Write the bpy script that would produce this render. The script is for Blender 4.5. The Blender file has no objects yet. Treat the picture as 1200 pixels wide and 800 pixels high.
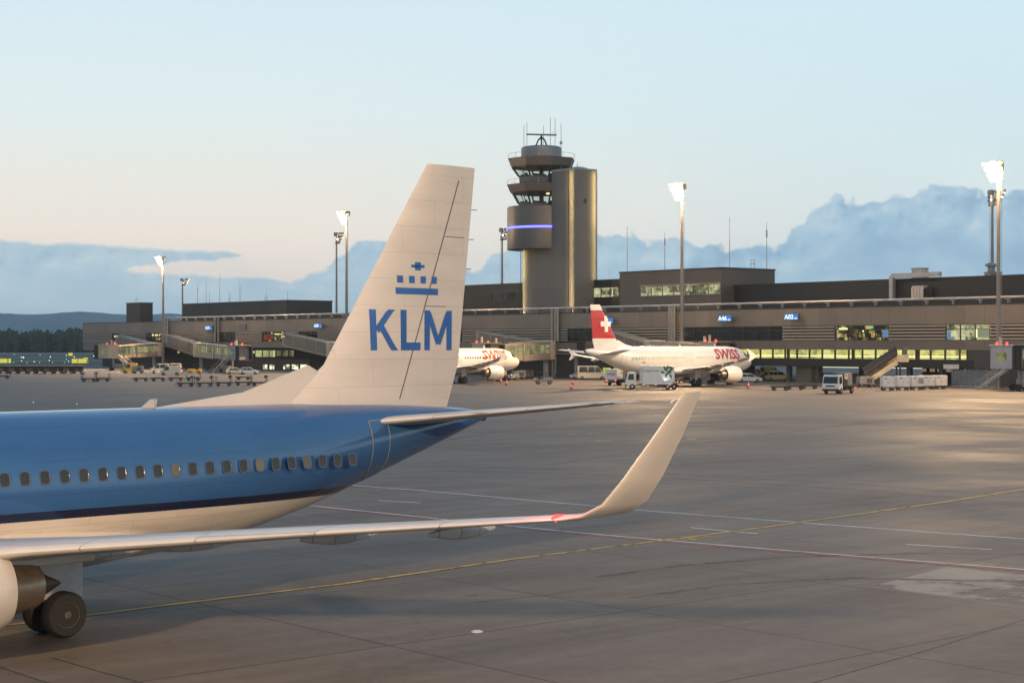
import bpy, bmesh, math, random
from mathutils import Vector, Matrix
R=math.radians; PI=math.pi
random.seed(7)
SC=bpy.context.scene; COL=SC.collection
FP,HC,HZ=2000.,6.6,403.          # focal length in picture units, eye height, horizon row

def W(px,py,Y): return Vector(((px-600)/FP*Y,Y,HC-(py-HZ)/FP*Y))
def G(px,py):
    Y=HC*FP/(py-HZ); return Vector(((px-600)/FP*Y,Y,0))

# ------------------------------------------------------------------ node helpers
class NT:
    def __init__(s,tree): s.t=tree; tree.nodes.clear()
    def n(s,ty,**k):
        nd=s.t.nodes.new(ty)
        for a,v in k.items(): setattr(nd,a,v)
        return nd
    def l(s,a,b): s.t.links.new(a,b)
    def put(s,sock,v):
        if isinstance(v,bpy.types.NodeSocket): s.l(v,sock)
        elif v is not None: sock.default_value=v
    def m(s,op,a,b=None,c=None,clamp=False):
        nd=s.n('ShaderNodeMath',operation=op,use_clamp=clamp)
        s.put(nd.inputs[0],a)
        if b is not None: s.put(nd.inputs[1],b)
        if c is not None: s.put(nd.inputs[2],c)
        return nd.outputs[0]
    def ramp(s,fac,stops,interp='LINEAR'):
        nd=s.n('ShaderNodeValToRGB'); cr=nd.color_ramp; cr.interpolation=interp
        while len(cr.elements)<len(stops): cr.elements.new(.5)
        for e,(p,c) in zip(cr.elements,stops):
            e.position=p; e.color=tuple(c)+(1,) if len(c)==3 else c
        s.put(nd.inputs[0],fac); return nd.outputs[0]
    def mix(s,fac,a,b,mode='MIX'):
        nd=s.n('ShaderNodeMix',data_type='RGBA',blend_type=mode)
        s.put(nd.inputs[0],fac)
        for sk,v in ((nd.inputs[6],a),(nd.inputs[7],b)):
            if isinstance(v,bpy.types.NodeSocket): s.l(v,sk)
            else: sk.default_value=tuple(v)+(1,)
        return nd.outputs[2]
    def sstep(s,v,a,b,lo=0,hi=1):
        nd=s.n('ShaderNodeMapRange',interpolation_type='SMOOTHSTEP')
        s.put(nd.inputs[0],v); 
        for i,q in enumerate((a,b,lo,hi)): s.put(nd.inputs[i+1],q)
        return nd.outputs[0]
    def noise(s,vec,scale,detail=4,rough=.55):
        nd=s.n('ShaderNodeTexNoise'); nd.inputs['Scale'].default_value=scale
        nd.inputs['Detail'].default_value=detail; nd.inputs['Roughness'].default_value=rough
        if vec is not None: s.l(vec,nd.inputs['Vector'])
        return nd.outputs['Fac']
    def mapping(s,vec,sc=(1,1,1),rot=(0,0,0)):
        nd=s.n('ShaderNodeMapping'); nd.inputs['Scale'].default_value=sc; nd.inputs['Rotation'].default_value=rot
        s.l(vec,nd.inputs['Vector']); return nd.outputs[0]
    def obj(s): return s.n('ShaderNodeTexCoord').outputs['Object']

MATS={}
def mat(name,col,rough=.55,metal=0.,var=.16,scale=.9,bump=0.,coat=0.,stretch=(1,1,1),spec=.5):
    if name in MATS: return MATS[name]
    m=bpy.data.materials.new(name); m.use_nodes=True; t=NT(m.node_tree); MATS[name]=m
    o=t.n('ShaderNodeOutputMaterial'); p=t.n('ShaderNodeBsdfPrincipled'); t.l(p.outputs[0],o.inputs[0])
    v=t.mapping(t.obj(),stretch)
    nz=t.noise(v,scale,6,.62); nz2=t.noise(v,scale*9,3,.5)
    f=t.m('ADD',t.m('MULTIPLY',nz,.7),t.m('MULTIPLY',nz2,.3))
    g=t.sstep(f,.3,.7,1-var,1+var)
    t.l(t.mix(1,col,[1,1,1],'MULTIPLY'),p.inputs['Base Color'])
    vm=t.n('ShaderNodeVectorMath',operation='SCALE'); vm.inputs[0].default_value=col; t.l(g,vm.inputs[3])
    t.l(vm.outputs[0],p.inputs['Base Color'])
    p.inputs['Roughness'].default_value=rough; p.inputs['Metallic'].default_value=metal
    p.inputs['Specular IOR Level'].default_value=spec
    t.l(t.m('MULTIPLY',t.sstep(f,.25,.75,.85,1.15),rough,clamp=True),p.inputs['Roughness'])
    if coat: p.inputs['Coat Weight'].default_value=coat; p.inputs['Coat Roughness'].default_value=.08
    if bump:
        b=t.n('ShaderNodeBump'); b.inputs['Strength'].default_value=bump; b.inputs['Distance'].default_value=.02
        t.l(nz2,b.inputs['Height']); t.l(b.outputs[0],p.inputs['Normal'])
    return m
def emit(name,col,strength,var=0,scale=1.):
    if name in MATS: return MATS[name]
    m=bpy.data.materials.new(name); m.use_nodes=True; t=NT(m.node_tree); MATS[name]=m
    o=t.n('ShaderNodeOutputMaterial'); e=t.n('ShaderNodeEmission'); t.l(e.outputs[0],o.inputs[0])
    e.inputs[0].default_value=tuple(col)+(1,); e.inputs[1].default_value=strength
    if var:
        nz=t.noise(t.obj(),scale,3)
        t.l(t.m('MULTIPLY',t.sstep(nz,.3,.7,1-var,1+var),strength),e.inputs[1])
    return m
def glass(name,tint=(.5,.55,.55),clear=.6,rough=.03):
    if name in MATS: return MATS[name]
    m=bpy.data.materials.new(name); m.use_nodes=True; t=NT(m.node_tree); MATS[name]=m
    o=t.n('ShaderNodeOutputMaterial'); tr=t.n('ShaderNodeBsdfTransparent'); tr.inputs[0].default_value=tuple(tint)+(1,)
    p=t.n('ShaderNodeBsdfPrincipled'); p.inputs['Base Color'].default_value=(.012,.014,.016,1); p.inputs['Roughness'].default_value=rough
    nz=t.noise(t.obj(),.35,2); t.l(t.sstep(nz,.3,.7,rough,rough+.05),p.inputs['Roughness'])
    mx=t.n('ShaderNodeMixShader'); mx.inputs[0].default_value=1-clear
    t.l(tr.outputs[0],mx.inputs[1]); t.l(p.outputs[0],mx.inputs[2]); t.l(mx.outputs[0],o.inputs[0])
    return m

# ------------------------------------------------------------------ mesh builder
class MB:
    def __init__(s): s.bm=bmesh.new()
    def poly(s,pts,faces,mi=0):
        vs=[s.bm.verts.new(p) for p in pts]; out=[]
        for f in faces:
            try: fc=s.bm.faces.new([vs[i] for i in f]); fc.material_index=mi; out.append(fc)
            except ValueError: pass
        return vs
    def box(s,c,d,rz=0.,mi=0,M=None):
        x,y,z=d[0]/2,d[1]/2,d[2]/2
        pts=[Vector((a*x,b*y,e*z)) for e in (-1,1) for b in (-1,1) for a in (-1,1)]
        mt=Matrix.Translation(Vector(c))@(M if M is not None else Matrix.Rotation(rz,4,'Z'))
        s.poly([mt@p for p in pts],[(0,2,3,1),(4,5,7,6),(0,1,5,4),(1,3,7,5),(3,2,6,7),(2,0,4,6)],mi); return s
    def bar(s,a,b,w,h,mi=0):           # box beam between two points, w sideways, h upward
        a,b=Vector(a),Vector(b); d=b-a; L=d.length; d.normalize()
        up=Vector((0,0,1)) if abs(d.z)<.98 else Vector((0,1,0))
        sd=d.cross(up).normalized(); u=sd.cross(d)
        M=Matrix((( d.x,sd.x,u.x,0),(d.y,sd.y,u.y,0),(d.z,sd.z,u.z,0),(0,0,0,1)))
        return s.box((a+b)/2,(L,w,h),M=M,mi=mi)
    def tube(s,a,b,r0,r1=None,n=10,mi=0,caps=True):
        r1=r0 if r1 is None else r1
        a,b=Vector(a),Vector(b); d=(b-a).normalized()
        up=Vector((0,0,1)) if abs(d.z)<.95 else Vector((1,0,0))
        u=d.cross(up).normalized(); v=d.cross(u)
        rings=[[c+r*(math.cos(2*PI*i/n)*u+math.sin(2*PI*i/n)*v) for i in range(n)] for c,r in ((a,r0),(b,r1))]
        return s.loft(rings,caps,mi)
    def path(s,pts,r,n=8,mi=0):
        for a,b in zip(pts[:-1],pts[1:]): s.tube(a,b,r,n=n,mi=mi)
        return s
    def loft(s,rings,caps=True,mi=0,closed=True):
        n=len(rings[0]); vv=[[s.bm.verts.new(p) for p in rg] for rg in rings]
        for a,b in zip(vv[:-1],vv[1:]):
            for i in range(n if closed else n-1):
                j=(i+1)%n
                try: f=s.bm.faces.new((a[i],a[j],b[j],b[i])); f.material_index=mi
                except ValueError: pass
        if caps:
            for rg in (vv[0],vv[-1]):
                try: f=s.bm.faces.new(rg); f.material_index=mi
                except ValueError: pass
        return s
    def prism(s,pts,a,b,axis='y',mi=0):
        f={'y':lambda p,t:(p[0],t,p[1]),'x':lambda p,t:(t,p[0],p[1]),'z':lambda p,t:(p[0],p[1],t)}[axis]
        return s.loft([[Vector(f(p,a)) for p in pts],[Vector(f(p,b)) for p in pts]],True,mi)
    def lathe(s,prof,M=None,n=24,mi=0,caps=True):   # prof (r,h) about local z
        M=M or Matrix()
        rings=[[M@Vector((r*math.cos(2*PI*i/n),r*math.sin(2*PI*i/n),h)) for i in range(n)] for r,h in prof]
        return s.loft(rings,caps,mi)
    def build(s,name,mats,parent=None,smooth=False,bevel=0.,loc=None,rz=0.):
        if bevel:
            bmesh.ops.bevel(s.bm,geom=s.bm.edges[:],offset=bevel,segments=2,affect='EDGES',profile=.6,clamp_overlap=True)
        bmesh.ops.recalc_face_normals(s.bm,faces=s.bm.faces[:])
        me=bpy.data.meshes.new(name); s.bm.to_mesh(me); s.bm.free()
        if not isinstance(mats,(list,tuple)): mats=[mats]
        for m in mats: me.materials.append(m)
        if smooth:
            me.polygons.foreach_set('use_smooth',[True]*len(me.polygons))
            try: me.set_sharp_from_angle(angle=R(38))
            except Exception: pass
        o=bpy.data.objects.new(name,me); COL.objects.link(o)
        if parent is not None: o.parent=parent
        if loc is not None: o.location=loc
        if rz: o.rotation_euler=(0,0,rz)
        return o
def tag(o,label=None,cat=None,group=None,kind=None):
    for k,v in (('label',label),('category',cat),('group',group),('kind',kind)):
        if v: o[k]=v
    return o
def thing(name,label,cat,loc=(0,0,0),rz=0.,group=None):
    o=bpy.data.objects.new(name,None); o.empty_display_size=.5; COL.objects.link(o)
    o.location=loc; o.rotation_euler=(0,0,rz); return tag(o,label,cat,group)
def copy_tree(o,parent=None):
    c=o.copy(); COL.objects.link(c)
    if parent is not None: c.parent=parent
    for ch in list(o.children): copy_tree(ch,c)
    return c
def place(proto,used,loc,rz,label,group=None):
    o=proto if not used else copy_tree(proto)
    o.location=loc; o.rotation_euler=(0,0,rz); o['label']=label
    if group: o['group']=group
    return o
def text2d(txt,size,bold=0.,shear=0.,cuts=0.):
    cu=bpy.data.curves.new('lettering','FONT'); cu.body=txt; cu.size=size; cu.offset=bold; cu.shear=shear
    cu.align_x='CENTER'; cu.align_y='CENTER'; cu.resolution_u=3
    o=bpy.data.objects.new('lettering',cu); COL.objects.link(o); bpy.context.view_layer.update()
    me=bpy.data.meshes.new_from_object(o.evaluated_get(bpy.context.evaluated_depsgraph_get()))
    bm=bmesh.new(); bm.from_mesh(me); bpy.data.objects.remove(o); bpy.data.curves.remove(cu); bpy.data.meshes.remove(me)
    if cuts:
        for ax in (0,1):
            lo=min(v.co[ax] for v in bm.verts); hi=max(v.co[ax] for v in bm.verts); k=lo+cuts
            while k<hi:
                no=(1,0,0) if ax==0 else (0,1,0)
                bmesh.ops.bisect_plane(bm,geom=bm.verts[:]+bm.edges[:]+bm.faces[:],plane_co=Vector(no)*k,plane_no=no)
                k+=cuts
    return bm
def bm_object(bm,name,m,parent,fn):
    for v in bm.verts: v.co=fn(v.co.x,v.co.y)
    me=bpy.data.meshes.new(name); bm.to_mesh(me); bm.free(); me.materials.append(m)
    o=bpy.data.objects.new(name,me); COL.objects.link(o); o.parent=parent; return o
HAZE=.000072
# ------------------------------------------------------------------ camera, view
cam=bpy.data.cameras.new('camera'); co=bpy.data.objects.new('camera',cam); COL.objects.link(co)
cam.sensor_width=36; cam.lens=60; cam.shift_y=3/1200; cam.clip_end=20000; cam.clip_start=.1
co.location=(0,0,HC); co.rotation_euler=(PI/2,0,0); SC.camera=co
SC.view_settings.view_transform='Standard'; SC.view_settings.look='None'; SC.view_settings.gamma=1; SC.view_settings.exposure=0
SC.render.engine='CYCLES'; SC.cycles.use_denoising=True
try: SC.cycles.denoiser='OPENIMAGEDENOISE'
except Exception: pass
SC.cycles.max_bounces=6; SC.cycles.diffuse_bounces=3; SC.cycles.glossy_bounces=3; SC.cycles.transparent_max_bounces=12
SC.cycles.sample_clamp_indirect=4; SC.cycles.caustics_reflective=False; SC.cycles.caustics_refractive=False

# ------------------------------------------------------------------ world: dusk sky with a bank of cloud low down
def srgb(r,g,b): return tuple(((c/255+.055)/1.055)**2.4 if c>10 else c/255/12.92 for c in (r,g,b))
wd=bpy.data.worlds.new('World'); SC.world=wd; wd.use_nodes=True; t=NT(wd.node_tree)
out=t.n('ShaderNodeOutputWorld')
gen=t.n('ShaderNodeTexCoord').outputs['Generated']
sp=t.n('ShaderNodeSeparateXYZ'); t.l(gen,sp.inputs[0]); X,Y,Z=sp.outputs
hyp=t.m('SQRT',t.m('ADD',t.m('MULTIPLY',X,X),t.m('MULTIPLY',Y,Y)))
h=t.m('MULTIPLY',t.m('DIVIDE',Z,t.m('MAXIMUM',hyp,.01)),FP)              # height over the horizon
az=t.m('ARCTAN2',X,Y)
u=t.m('ADD',t.m('MULTIPLY',az,FP),600)                                   # bearing
tt=t.m('DIVIDE',h,2000.)
clear=t.ramp(tt,[(0,srgb(206,203,202)),(.035,srgb(220,213,208)),(.066,srgb(228,222,214)),(.10,srgb(223,225,220)),(.135,srgb(214,228,230)),(.2,srgb(205,225,234)),(.4,srgb(150,188,212)),(1,srgb(108,150,190))])
clearR=t.ramp(tt,[(0,srgb(190,204,212)),(.07,srgb(205,220,224)),(.11,srgb(203,223,228)),(.2,srgb(201,225,236)),(.4,srgb(150,188,212)),(1,srgb(108,150,190))])
base=t.mix(t.sstep(u,250,1250),clear,clearR)
cx=t.n('ShaderNodeCombineXYZ'); t.l(u,cx.inputs[0]); t.l(h,cx.inputs[1])
big=t.noise(cx.outputs[0],1/55.,5,.6); fine=t.noise(cx.outputs[0],1/16.,6,.66); broad=t.noise(t.mapping(cx.outputs[0],(1,2.6,1)),1/110.,5,.55)
vo=t.n('ShaderNodeTexVoronoi',feature='SMOOTH_F1'); vo.inputs['Scale'].default_value=1/24.; vo.inputs['Smoothness'].default_value=.35
t.l(cx.outputs[0],vo.inputs['Vector'])
puff=t.m('SUBTRACT',.45,vo.outputs['Distance'])
cum=t.sstep(u,330,400)                                                    # cumulus to the right, smooth bank on the left
wob=t.m('ADD',t.m('MULTIPLY',t.m('SUBTRACT',big,.5),t.m('ADD',10,t.m('MULTIPLY',cum,10))),t.m('MULTIPLY',t.m('SUBTRACT',fine,.5),t.m('ADD',9,t.m('MULTIPLY',cum,11))))
wob=t.m('ADD',wob,t.m('MULTIPLY',t.m('MULTIPLY',puff,cum),15))
hw=t.m('SUBTRACT',h,wob)
def curve(pts,lo=-900,hi=2100,top=200.):
    nd=t.n('ShaderNodeFloatCurve'); c=nd.mapping.curves[0]
    P=[((x-lo)/(hi-lo),y/top) for x,y in pts]
    c.points[0].location=(0,P[0][1]); c.points[1].location=(1,P[-1][1])
    for p in P: c.points.new(*p)
    for p in c.points: p.handle_type='VECTOR'
    nd.mapping.update(); t.l(t.m('DIVIDE',t.m('SUBTRACT',u,lo),hi-lo,clamp=True),nd.inputs['Value'])
    return t.m('MULTIPLY',nd.outputs[0],top)
topc=curve([(-300,105),(0,119),(30,117),(60,113),(100,115),(150,112),(200,108),(260,108),(283,104),(300,90),(318,78),(345,72),(365,85),(380,92),(398,103),(415,118),(440,123),(470,120),(505,122),(536,116),(544,88),(560,82),(575,98),(592,112),(620,118),(660,125),(700,128),(740,131),(760,124),(780,118),(800,122),(830,116),(850,112),(868,118),(890,113),(905,110),(920,123),(940,146),(960,162),(975,168),(1000,160),(1020,166),(1045,168),(1070,176),(1100,181),(1130,174),(1160,170),(1200,172),(1300,150),(1500,120)])
cloud=t.sstep(t.m('SUBTRACT',topc,hw),-2.5,4.5)
gu=curve([(120,0),(135,76),(165,90),(200,95),(262,98),(300,104),(345,76),(360,0),(485,0),(498,70),(510,92),(545,104),(562,80),(575,0),(760,0),(797,114),(830,124),(900,122),(930,0)])
gl=curve([(120,150),(135,84),(180,79),(250,76),(340,72),(360,150),(485,150),(498,70),(520,76),(545,84),(562,80),(575,150),(760,150),(797,114),(830,113),(870,112),(900,114),(930,150)])
gap=t.m('MULTIPLY',t.sstep(t.m('SUBTRACT',gu,hw),-1,3),t.sstep(t.m('SUBTRACT',hw,gl),-1,5))
wisp=t.m('MULTIPLY',t.sstep(fine,.66,.74),t.sstep(broad,.5,.62))
wisp=t.m('MULTIPLY',wisp,t.sstep(h,55,75))
cl=t.ramp(broad,[(.25,srgb(153,185,206)),(.5,srgb(166,195,211)),(.72,srgb(180,203,214))])
clR=t.ramp(t.m('ADD',t.m('MULTIPLY',broad,.6),t.m('MULTIPLY',big,.4)),[(.34,srgb(137,173,201)),(.48,srgb(150,185,208)),(.66,srgb(176,202,217))])
ccol=t.mix(t.sstep(u,300,900),cl,clR)
edge=t.m('MULTIPLY',t.sstep(t.m('SUBTRACT',topc,hw),22,0),.10)
off=t.n('ShaderNodeVectorMath',operation='ADD'); t.l(cx.outputs[0],off.inputs[0]); off.inputs[1].default_value=(-5,7,0)
big2=t.noise(off.outputs[0],1/55.,5,.6); fine2=t.noise(off.outputs[0],1/16.,6,.66)
vo2=t.n('ShaderNodeTexVoronoi',feature='SMOOTH_F1'); vo2.inputs['Scale'].default_value=1/24.; vo2.inputs['Smoothness'].default_value=.35; t.l(off.outputs[0],vo2.inputs['Vector'])
relief=t.m('ADD',t.m('MULTIPLY',t.m('SUBTRACT',big,big2),1.3),t.m('ADD',t.m('MULTIPLY',t.m('SUBTRACT',fine,fine2),.45),t.m('MULTIPLY',t.m('SUBTRACT',vo2.outputs['Distance'],vo.outputs['Distance']),.5)))
relief=t.m('MULTIPLY',relief,t.sstep(t.m('SUBTRACT',topc,hw),95,5))
ccol=t.mix(t.m('MULTIPLY',t.sstep(relief,.02,.30),.45),ccol,srgb(200,212,220))
ccol=t.mix(t.m('MULTIPLY',t.sstep(relief,-.02,-.30),.40),ccol,srgb(116,155,188))
ccol=t.mix(edge,ccol,srgb(120,158,190))
ccol=t.mix(t.m('MULTIPLY',t.sstep(h,80,5),.55),ccol,srgb(172,203,217))
ccol=t.mix(t.m('MULTIPLY',wisp,.55),ccol,srgb(206,204,206))
cmask=t.m('MULTIPLY',cloud,t.m('SUBTRACT',1,t.m('MULTIPLY',gap,.88)))
behind=t.sstep(t.m('ABSOLUTE',az),.55,.8)                                 # away from the view: plain dusk sky
cmask=t.m('MULTIPLY',cmask,t.m('SUBTRACT',1,t.m('MULTIPLY',behind,.6)))
skyc=t.mix(cmask,base,ccol)
b1=t.n('ShaderNodeBackground'); t.l(skyc,b1.inputs[0]); b1.inputs[1].default_value=1.09
sky=t.n('ShaderNodeTexSky',sky_type='NISHITA'); sky.sun_disc=False; sky.sun_elevation=R(1.0); sky.sun_rotation=R(-55); sky.altitude=430
b2=t.n('ShaderNodeBackground'); t.l(sky.outputs[0],b2.inputs[0]); b2.inputs[1].default_value=.02
ad=t.n('ShaderNodeAddShader'); t.l(b1.outputs[0],ad.inputs[0]); t.l(b2.outputs[0],ad.inputs[1]); t.l(ad.outputs[0],out.inputs[0])

sl=bpy.data.lights.new('sun','SUN'); sl.energy=.12; sl.angle=R(25); sl.color=(1,.82,.66)
so=bpy.data.objects.new('sun',sl); COL.objects.link(so); so.rotation_euler=(R(88),0,R(55)); so.location=(0,0,60)

# ------------------------------------------------------------------ ground
def concrete():
    m=bpy.data.materials.new('apron_concrete'); m.use_nodes=True; t=NT(m.node_tree)
    o=t.n('ShaderNodeOutputMaterial'); p=t.n('ShaderNodeBsdfPrincipled'); t.l(p.outputs[0],o.inputs[0])
    v=t.obj(); rv=t.mapping(v,(1,1,1),(0,0,R(-41)))
    br=t.n('ShaderNodeTexBrick',offset=0.,squash=1.); t.l(rv,br.inputs['Vector'])
    br.inputs['Color1'].default_value=(.88,.88,.88,1); br.inputs['Color2'].default_value=(1.08,1.08,1.08,1); br.inputs['Mortar'].default_value=(.42,.42,.42,1)
    br.inputs['Scale'].default_value=1; br.inputs['Mortar Size'].default_value=.045; br.inputs['Mortar Smooth'].default_value=.3
    br.inputs['Brick Width'].default_value=7.5; br.inputs['Row Height'].default_value=7.5
    a=t.noise(v,.06,7,.62); b=t.noise(t.mapping(rv,(.05,.8,1)),1.,5,.6); c=t.noise(v,2.2,6,.7); d=t.noise(t.mapping(v,(.12,1.2,1)),.25,6,.65)
    base=t.ramp(a,[(.3,(.098,.088,.083)),(.5,(.130,.116,.106)),(.7,(.166,.147,.131))])
    k=t.m('MULTIPLY',t.sstep(b,.35,.7,.84,1.1),t.m('MULTIPLY',t.sstep(c,.3,.7,.9,1.1),t.sstep(d,.35,.68,.89,1.06)))
    st=t.m('MULTIPLY',t.sstep(t.noise(v,.35,5,.7),.60,.74,1,.62),t.sstep(t.noise(v,1.1,4,.6),.68,.74,1,.6))                        # oil and tyre stains
    tr=t.n('ShaderNodeTexWave',wave_type='BANDS',bands_direction='Y'); tr.inputs['Scale'].default_value=.035; tr.inputs['Distortion'].default_value=9; tr.inputs['Detail'].default_value=4; tr.inputs['Detail Scale'].default_value=.6
    t.l(rv,tr.inputs['Vector']); k2=t.sstep(tr.outputs['Fac'],.0,.25,.86,1)
    vc=t.n('ShaderNodeTexVoronoi',feature='DISTANCE_TO_EDGE'); vc.inputs['Scale'].default_value=.055
    wv=t.n('ShaderNodeVectorMath',operation='ADD'); nc=t.n('ShaderNodeTexNoise'); nc.inputs['Scale'].default_value=.4; nc.inputs['Detail'].default_value=6
    t.l(v,nc.inputs['Vector']); sc=t.n('ShaderNodeVectorMath',operation='SCALE'); sc.inputs[3].default_value=5.; t.l(nc.outputs['Color'],sc.inputs[0]); t.l(v,wv.inputs[0]); t.l(sc.outputs[0],wv.inputs[1]); t.l(wv.outputs[0],vc.inputs['Vector'])
    ck=t.sstep(vc.outputs['Distance'],.0004,.0016,.72,1)                  # cracks
    k=t.m('MULTIPLY',t.m('MULTIPLY',k,st),t.m('MULTIPLY',k2,ck))
    mul=t.mix(1,base,br.outputs['Color'],'MULTIPLY')
    vm=t.n('ShaderNodeVectorMath',operation='SCALE'); t.l(mul,vm.inputs[0]); t.l(k,vm.inputs[3]); t.l(vm.outputs[0],p.inputs['Base Color'])
    t.l(t.sstep(a,.3,.7,.62,.85),p.inputs['Roughness']); p.inputs['Specular IOR Level'].default_value=.35
    bp=t.n('ShaderNodeBump'); bp.inputs['Strength'].default_value=.25; bp.inputs['Distance'].default_value=.01; t.l(c,bp.inputs['Height']); t.l(bp.outputs[0],p.inputs['Normal'])
    return m
m=MB(); m.poly([(-7900,-400,0),(7900,-400,0),(7900,8750,0),(-7900,8750,0)],[(0,1,2,3)])
tag(m.build('ground',concrete()),kind='structure')
gr=mat('airfield_grass',(.035,.055,.022),.9,var=.35,scale=.02,stretch=(1,.3,1)); asph=mat('airfield_asphalt',(.10,.105,.11),.8,var=.2,scale=.02)
def strip(name,y0,y1,mt,z):
    d0,d1=HC*FP/(y0-HZ),HC*FP/(y1-HZ)
    m=MB(); m.poly([(-1500,d1,z),(20,d1,z),(20,d0,z),(-1500,d0,z)],[(0,1,2,3)]); tag(m.build(name,mt),kind='structure')
strip('taxiway',436.8,428,asph,.02)
for a,b in ((427.5,423.4),(421.6,419.8),(418.4,415.4)): strip('grass_strip',a,b,gr,.03)
strip('runway',423.2,421.7,asph,.025); strip('runway',419.6,418.6,asph,.025); strip('runway',415.2,413,asph,.025)
strip('grass_strip',412.9,408,gr,.03)

def ribbon(name,pts,w,mt,z):
    P=[G(*p) for p in pts]; m=MB(); L=[]
    for i,p in enumerate(P):
        a=P[max(0,i-1)]; b=P[min(len(P)-1,i+1)]; d=(b-a).normalized(); n=Vector((-d.y,d.x,0))*w/2
        L.append((p+n+Vector((0,0,z)),p-n+Vector((0,0,z))))
    pts=[q for l in L for q in l]
    m.poly(pts,[(2*i,2*i+1,2*i+3,2*i+2) for i in range(len(L)-1)])
    return tag(m.build(name,mt),kind='structure')
def worn(name,col,wear=.45,sc=1.3):
    m=bpy.data.materials.new(name); m.use_nodes=True; t=NT(m.node_tree)
    o=t.n('ShaderNodeOutputMaterial'); p=t.n('ShaderNodeBsdfPrincipled')
    v=t.obj(); n1=t.noise(v,sc,7,.7); n2=t.noise(v,.15,3)
    t.l(t.mix(t.sstep(n1,.35,.7),col,tuple(c*.6 for c in col)),p.inputs['Base Color']); p.inputs['Roughness'].default_value=.7
    tr=t.n('ShaderNodeBsdfTransparent'); mx=t.n('ShaderNodeMixShader')
    t.l(t.sstep(t.m('ADD',n1,t.m('MULTIPLY',t.m('SUBTRACT',n2,.5),.8)),.62-wear*.4,.82-wear*.4,1,.15),mx.inputs[0]); t.l(tr.outputs[0],mx.inputs[1]); t.l(p.outputs[0],mx.inputs[2]); t.l(mx.outputs[0],o.inputs[0])
    return m
YEL=worn('yellow_paint',(.58,.40,.06),.2); WHT=worn('white_paint',(.72,.72,.72),.0); RED=worn('red_paint',(.42,.05,.05),.0); YW=worn('faded_yellow_paint',(.42,.33,.10),.75,.7); WW=worn('faded_white_paint',(.45,.45,.45),.8,.8)
DKP=worn('black_edge_paint',(.03,.03,.03),.3)
yl=[(-60,740),(60,726),(200,708),(400,684),(600,655),(760,635),(800,630),(900,617),(1000,603),(1100,589),(1200,573),(1300,559)]
ribbon('taxi_line_border',yl,.36,DKP,.004); ribbon('taxi_line',yl,.17,YEL,.008)
ribbon('taxi_line_smear',[(778,635),(805,632),(835,627)],.55,YW,.012)
ribbon('white_line',[(355,591.5),(440,600),(545,611),(690,625),(770,632),(900,643),(1050,655),(1200,667),(1300,674)],.13,WHT,.008)
ribbon('red_line',[(355,592.7),(440,601.4),(545,612.6),(690,626.8),(770,634),(900,645.1),(1050,657.3),(1200,669.4),(1300,676.5)],.13,RED,.0085)
ribbon('white_line',[(380,566),(490,574),(640,587.5),(750,597.5),(950,613),(1100,624),(1200,631),(1300,638)],.13,WHT,.004)
for a in (((443,586),(493,589)),((810,618),(888,625)),((1063,637.5),(1162,643.5)),((655,606),(680,608))): ribbon('white_dash',a,.12,WHT,.004)
ribbon('stand_line',[(612,502),(650,501.4),(685,500)],.9,YW,.004)
ribbon('stand_line',[(697,516.5),(780,515.5),(850,513.2)],1.1,YW,.004)
ribbon('stand_line',[(850,515.5),(940,520),(1060,525.5),(1200,532),(1300,537)],.22,YW,.0045)
ribbon('stand_line',[(850,513),(1000,505),(1200,497)],.2,YW,.004)
ribbon('white_dash',[(655,509),(690,508),(722,506.5)],.7,WW,.004)
ribbon('service_line',[(560,470),(640,473),(760,479),(900,486),(1050,491),(1200,495),(1300,498)],.6,WW,.004)
ribbon('service_line',[(800,461.5),(900,462),(1000,463.2),(1200,465.5)],.4,WW,.004)
ribbon('stand_line',[(560,462),(680,466),(800,470)],.3,YW,.008)
rp=[G(787,472),G(790,469),G(800,466.5),G(820,465.2),G(850,464.6)]
ribbon('stand_line',[(786,472),(789,469),(800,466.5),(820,465.2),(850,464.6)],.25,WHT,.012)
P=[G(1018,687),G(1110,664),G(1260,680),G(1260,716)]; m=MB(); m.poly([p+Vector((0,0,.002)) for p in P],[(0,1,2,3)]); tag(m.build('concrete_patch',worn('pale_concrete',(.24,.22,.20),.5,.5)),kind='structure')
for a,b in (((930,806),(1230,716)),((560,705),(700,688)),((60,770),(190,806))): ribbon('expansion_joint',[a,((a[0]+b[0])/2+3,(a[1]+b[1])/2+1.5),b],.05,DKP,.003)

TYM=worn('tyre_rubber',(.06,.055,.054),.75,.5)
for k,pts in enumerate(([(480,546),(640,549),(800,556),(1000,567),(1230,584)],[(500,551),(660,554.5),(820,562),(1010,574),(1230,592)],[(560,530),(700,523),(860,515),(1010,505),(1210,498)],[(640,545),(760,527),(900,509),(1000,497),(1120,486)],[(700,676),(800,662),(930,652),(1080,648),(1230,650)],[(740,700),(860,684),(1000,677),(1230,682)],[(520,516),(660,493),(760,482),(860,476)])):
    ribbon('tyre_mark',pts,.32,TYM,.0012+.0003*k)
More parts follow.
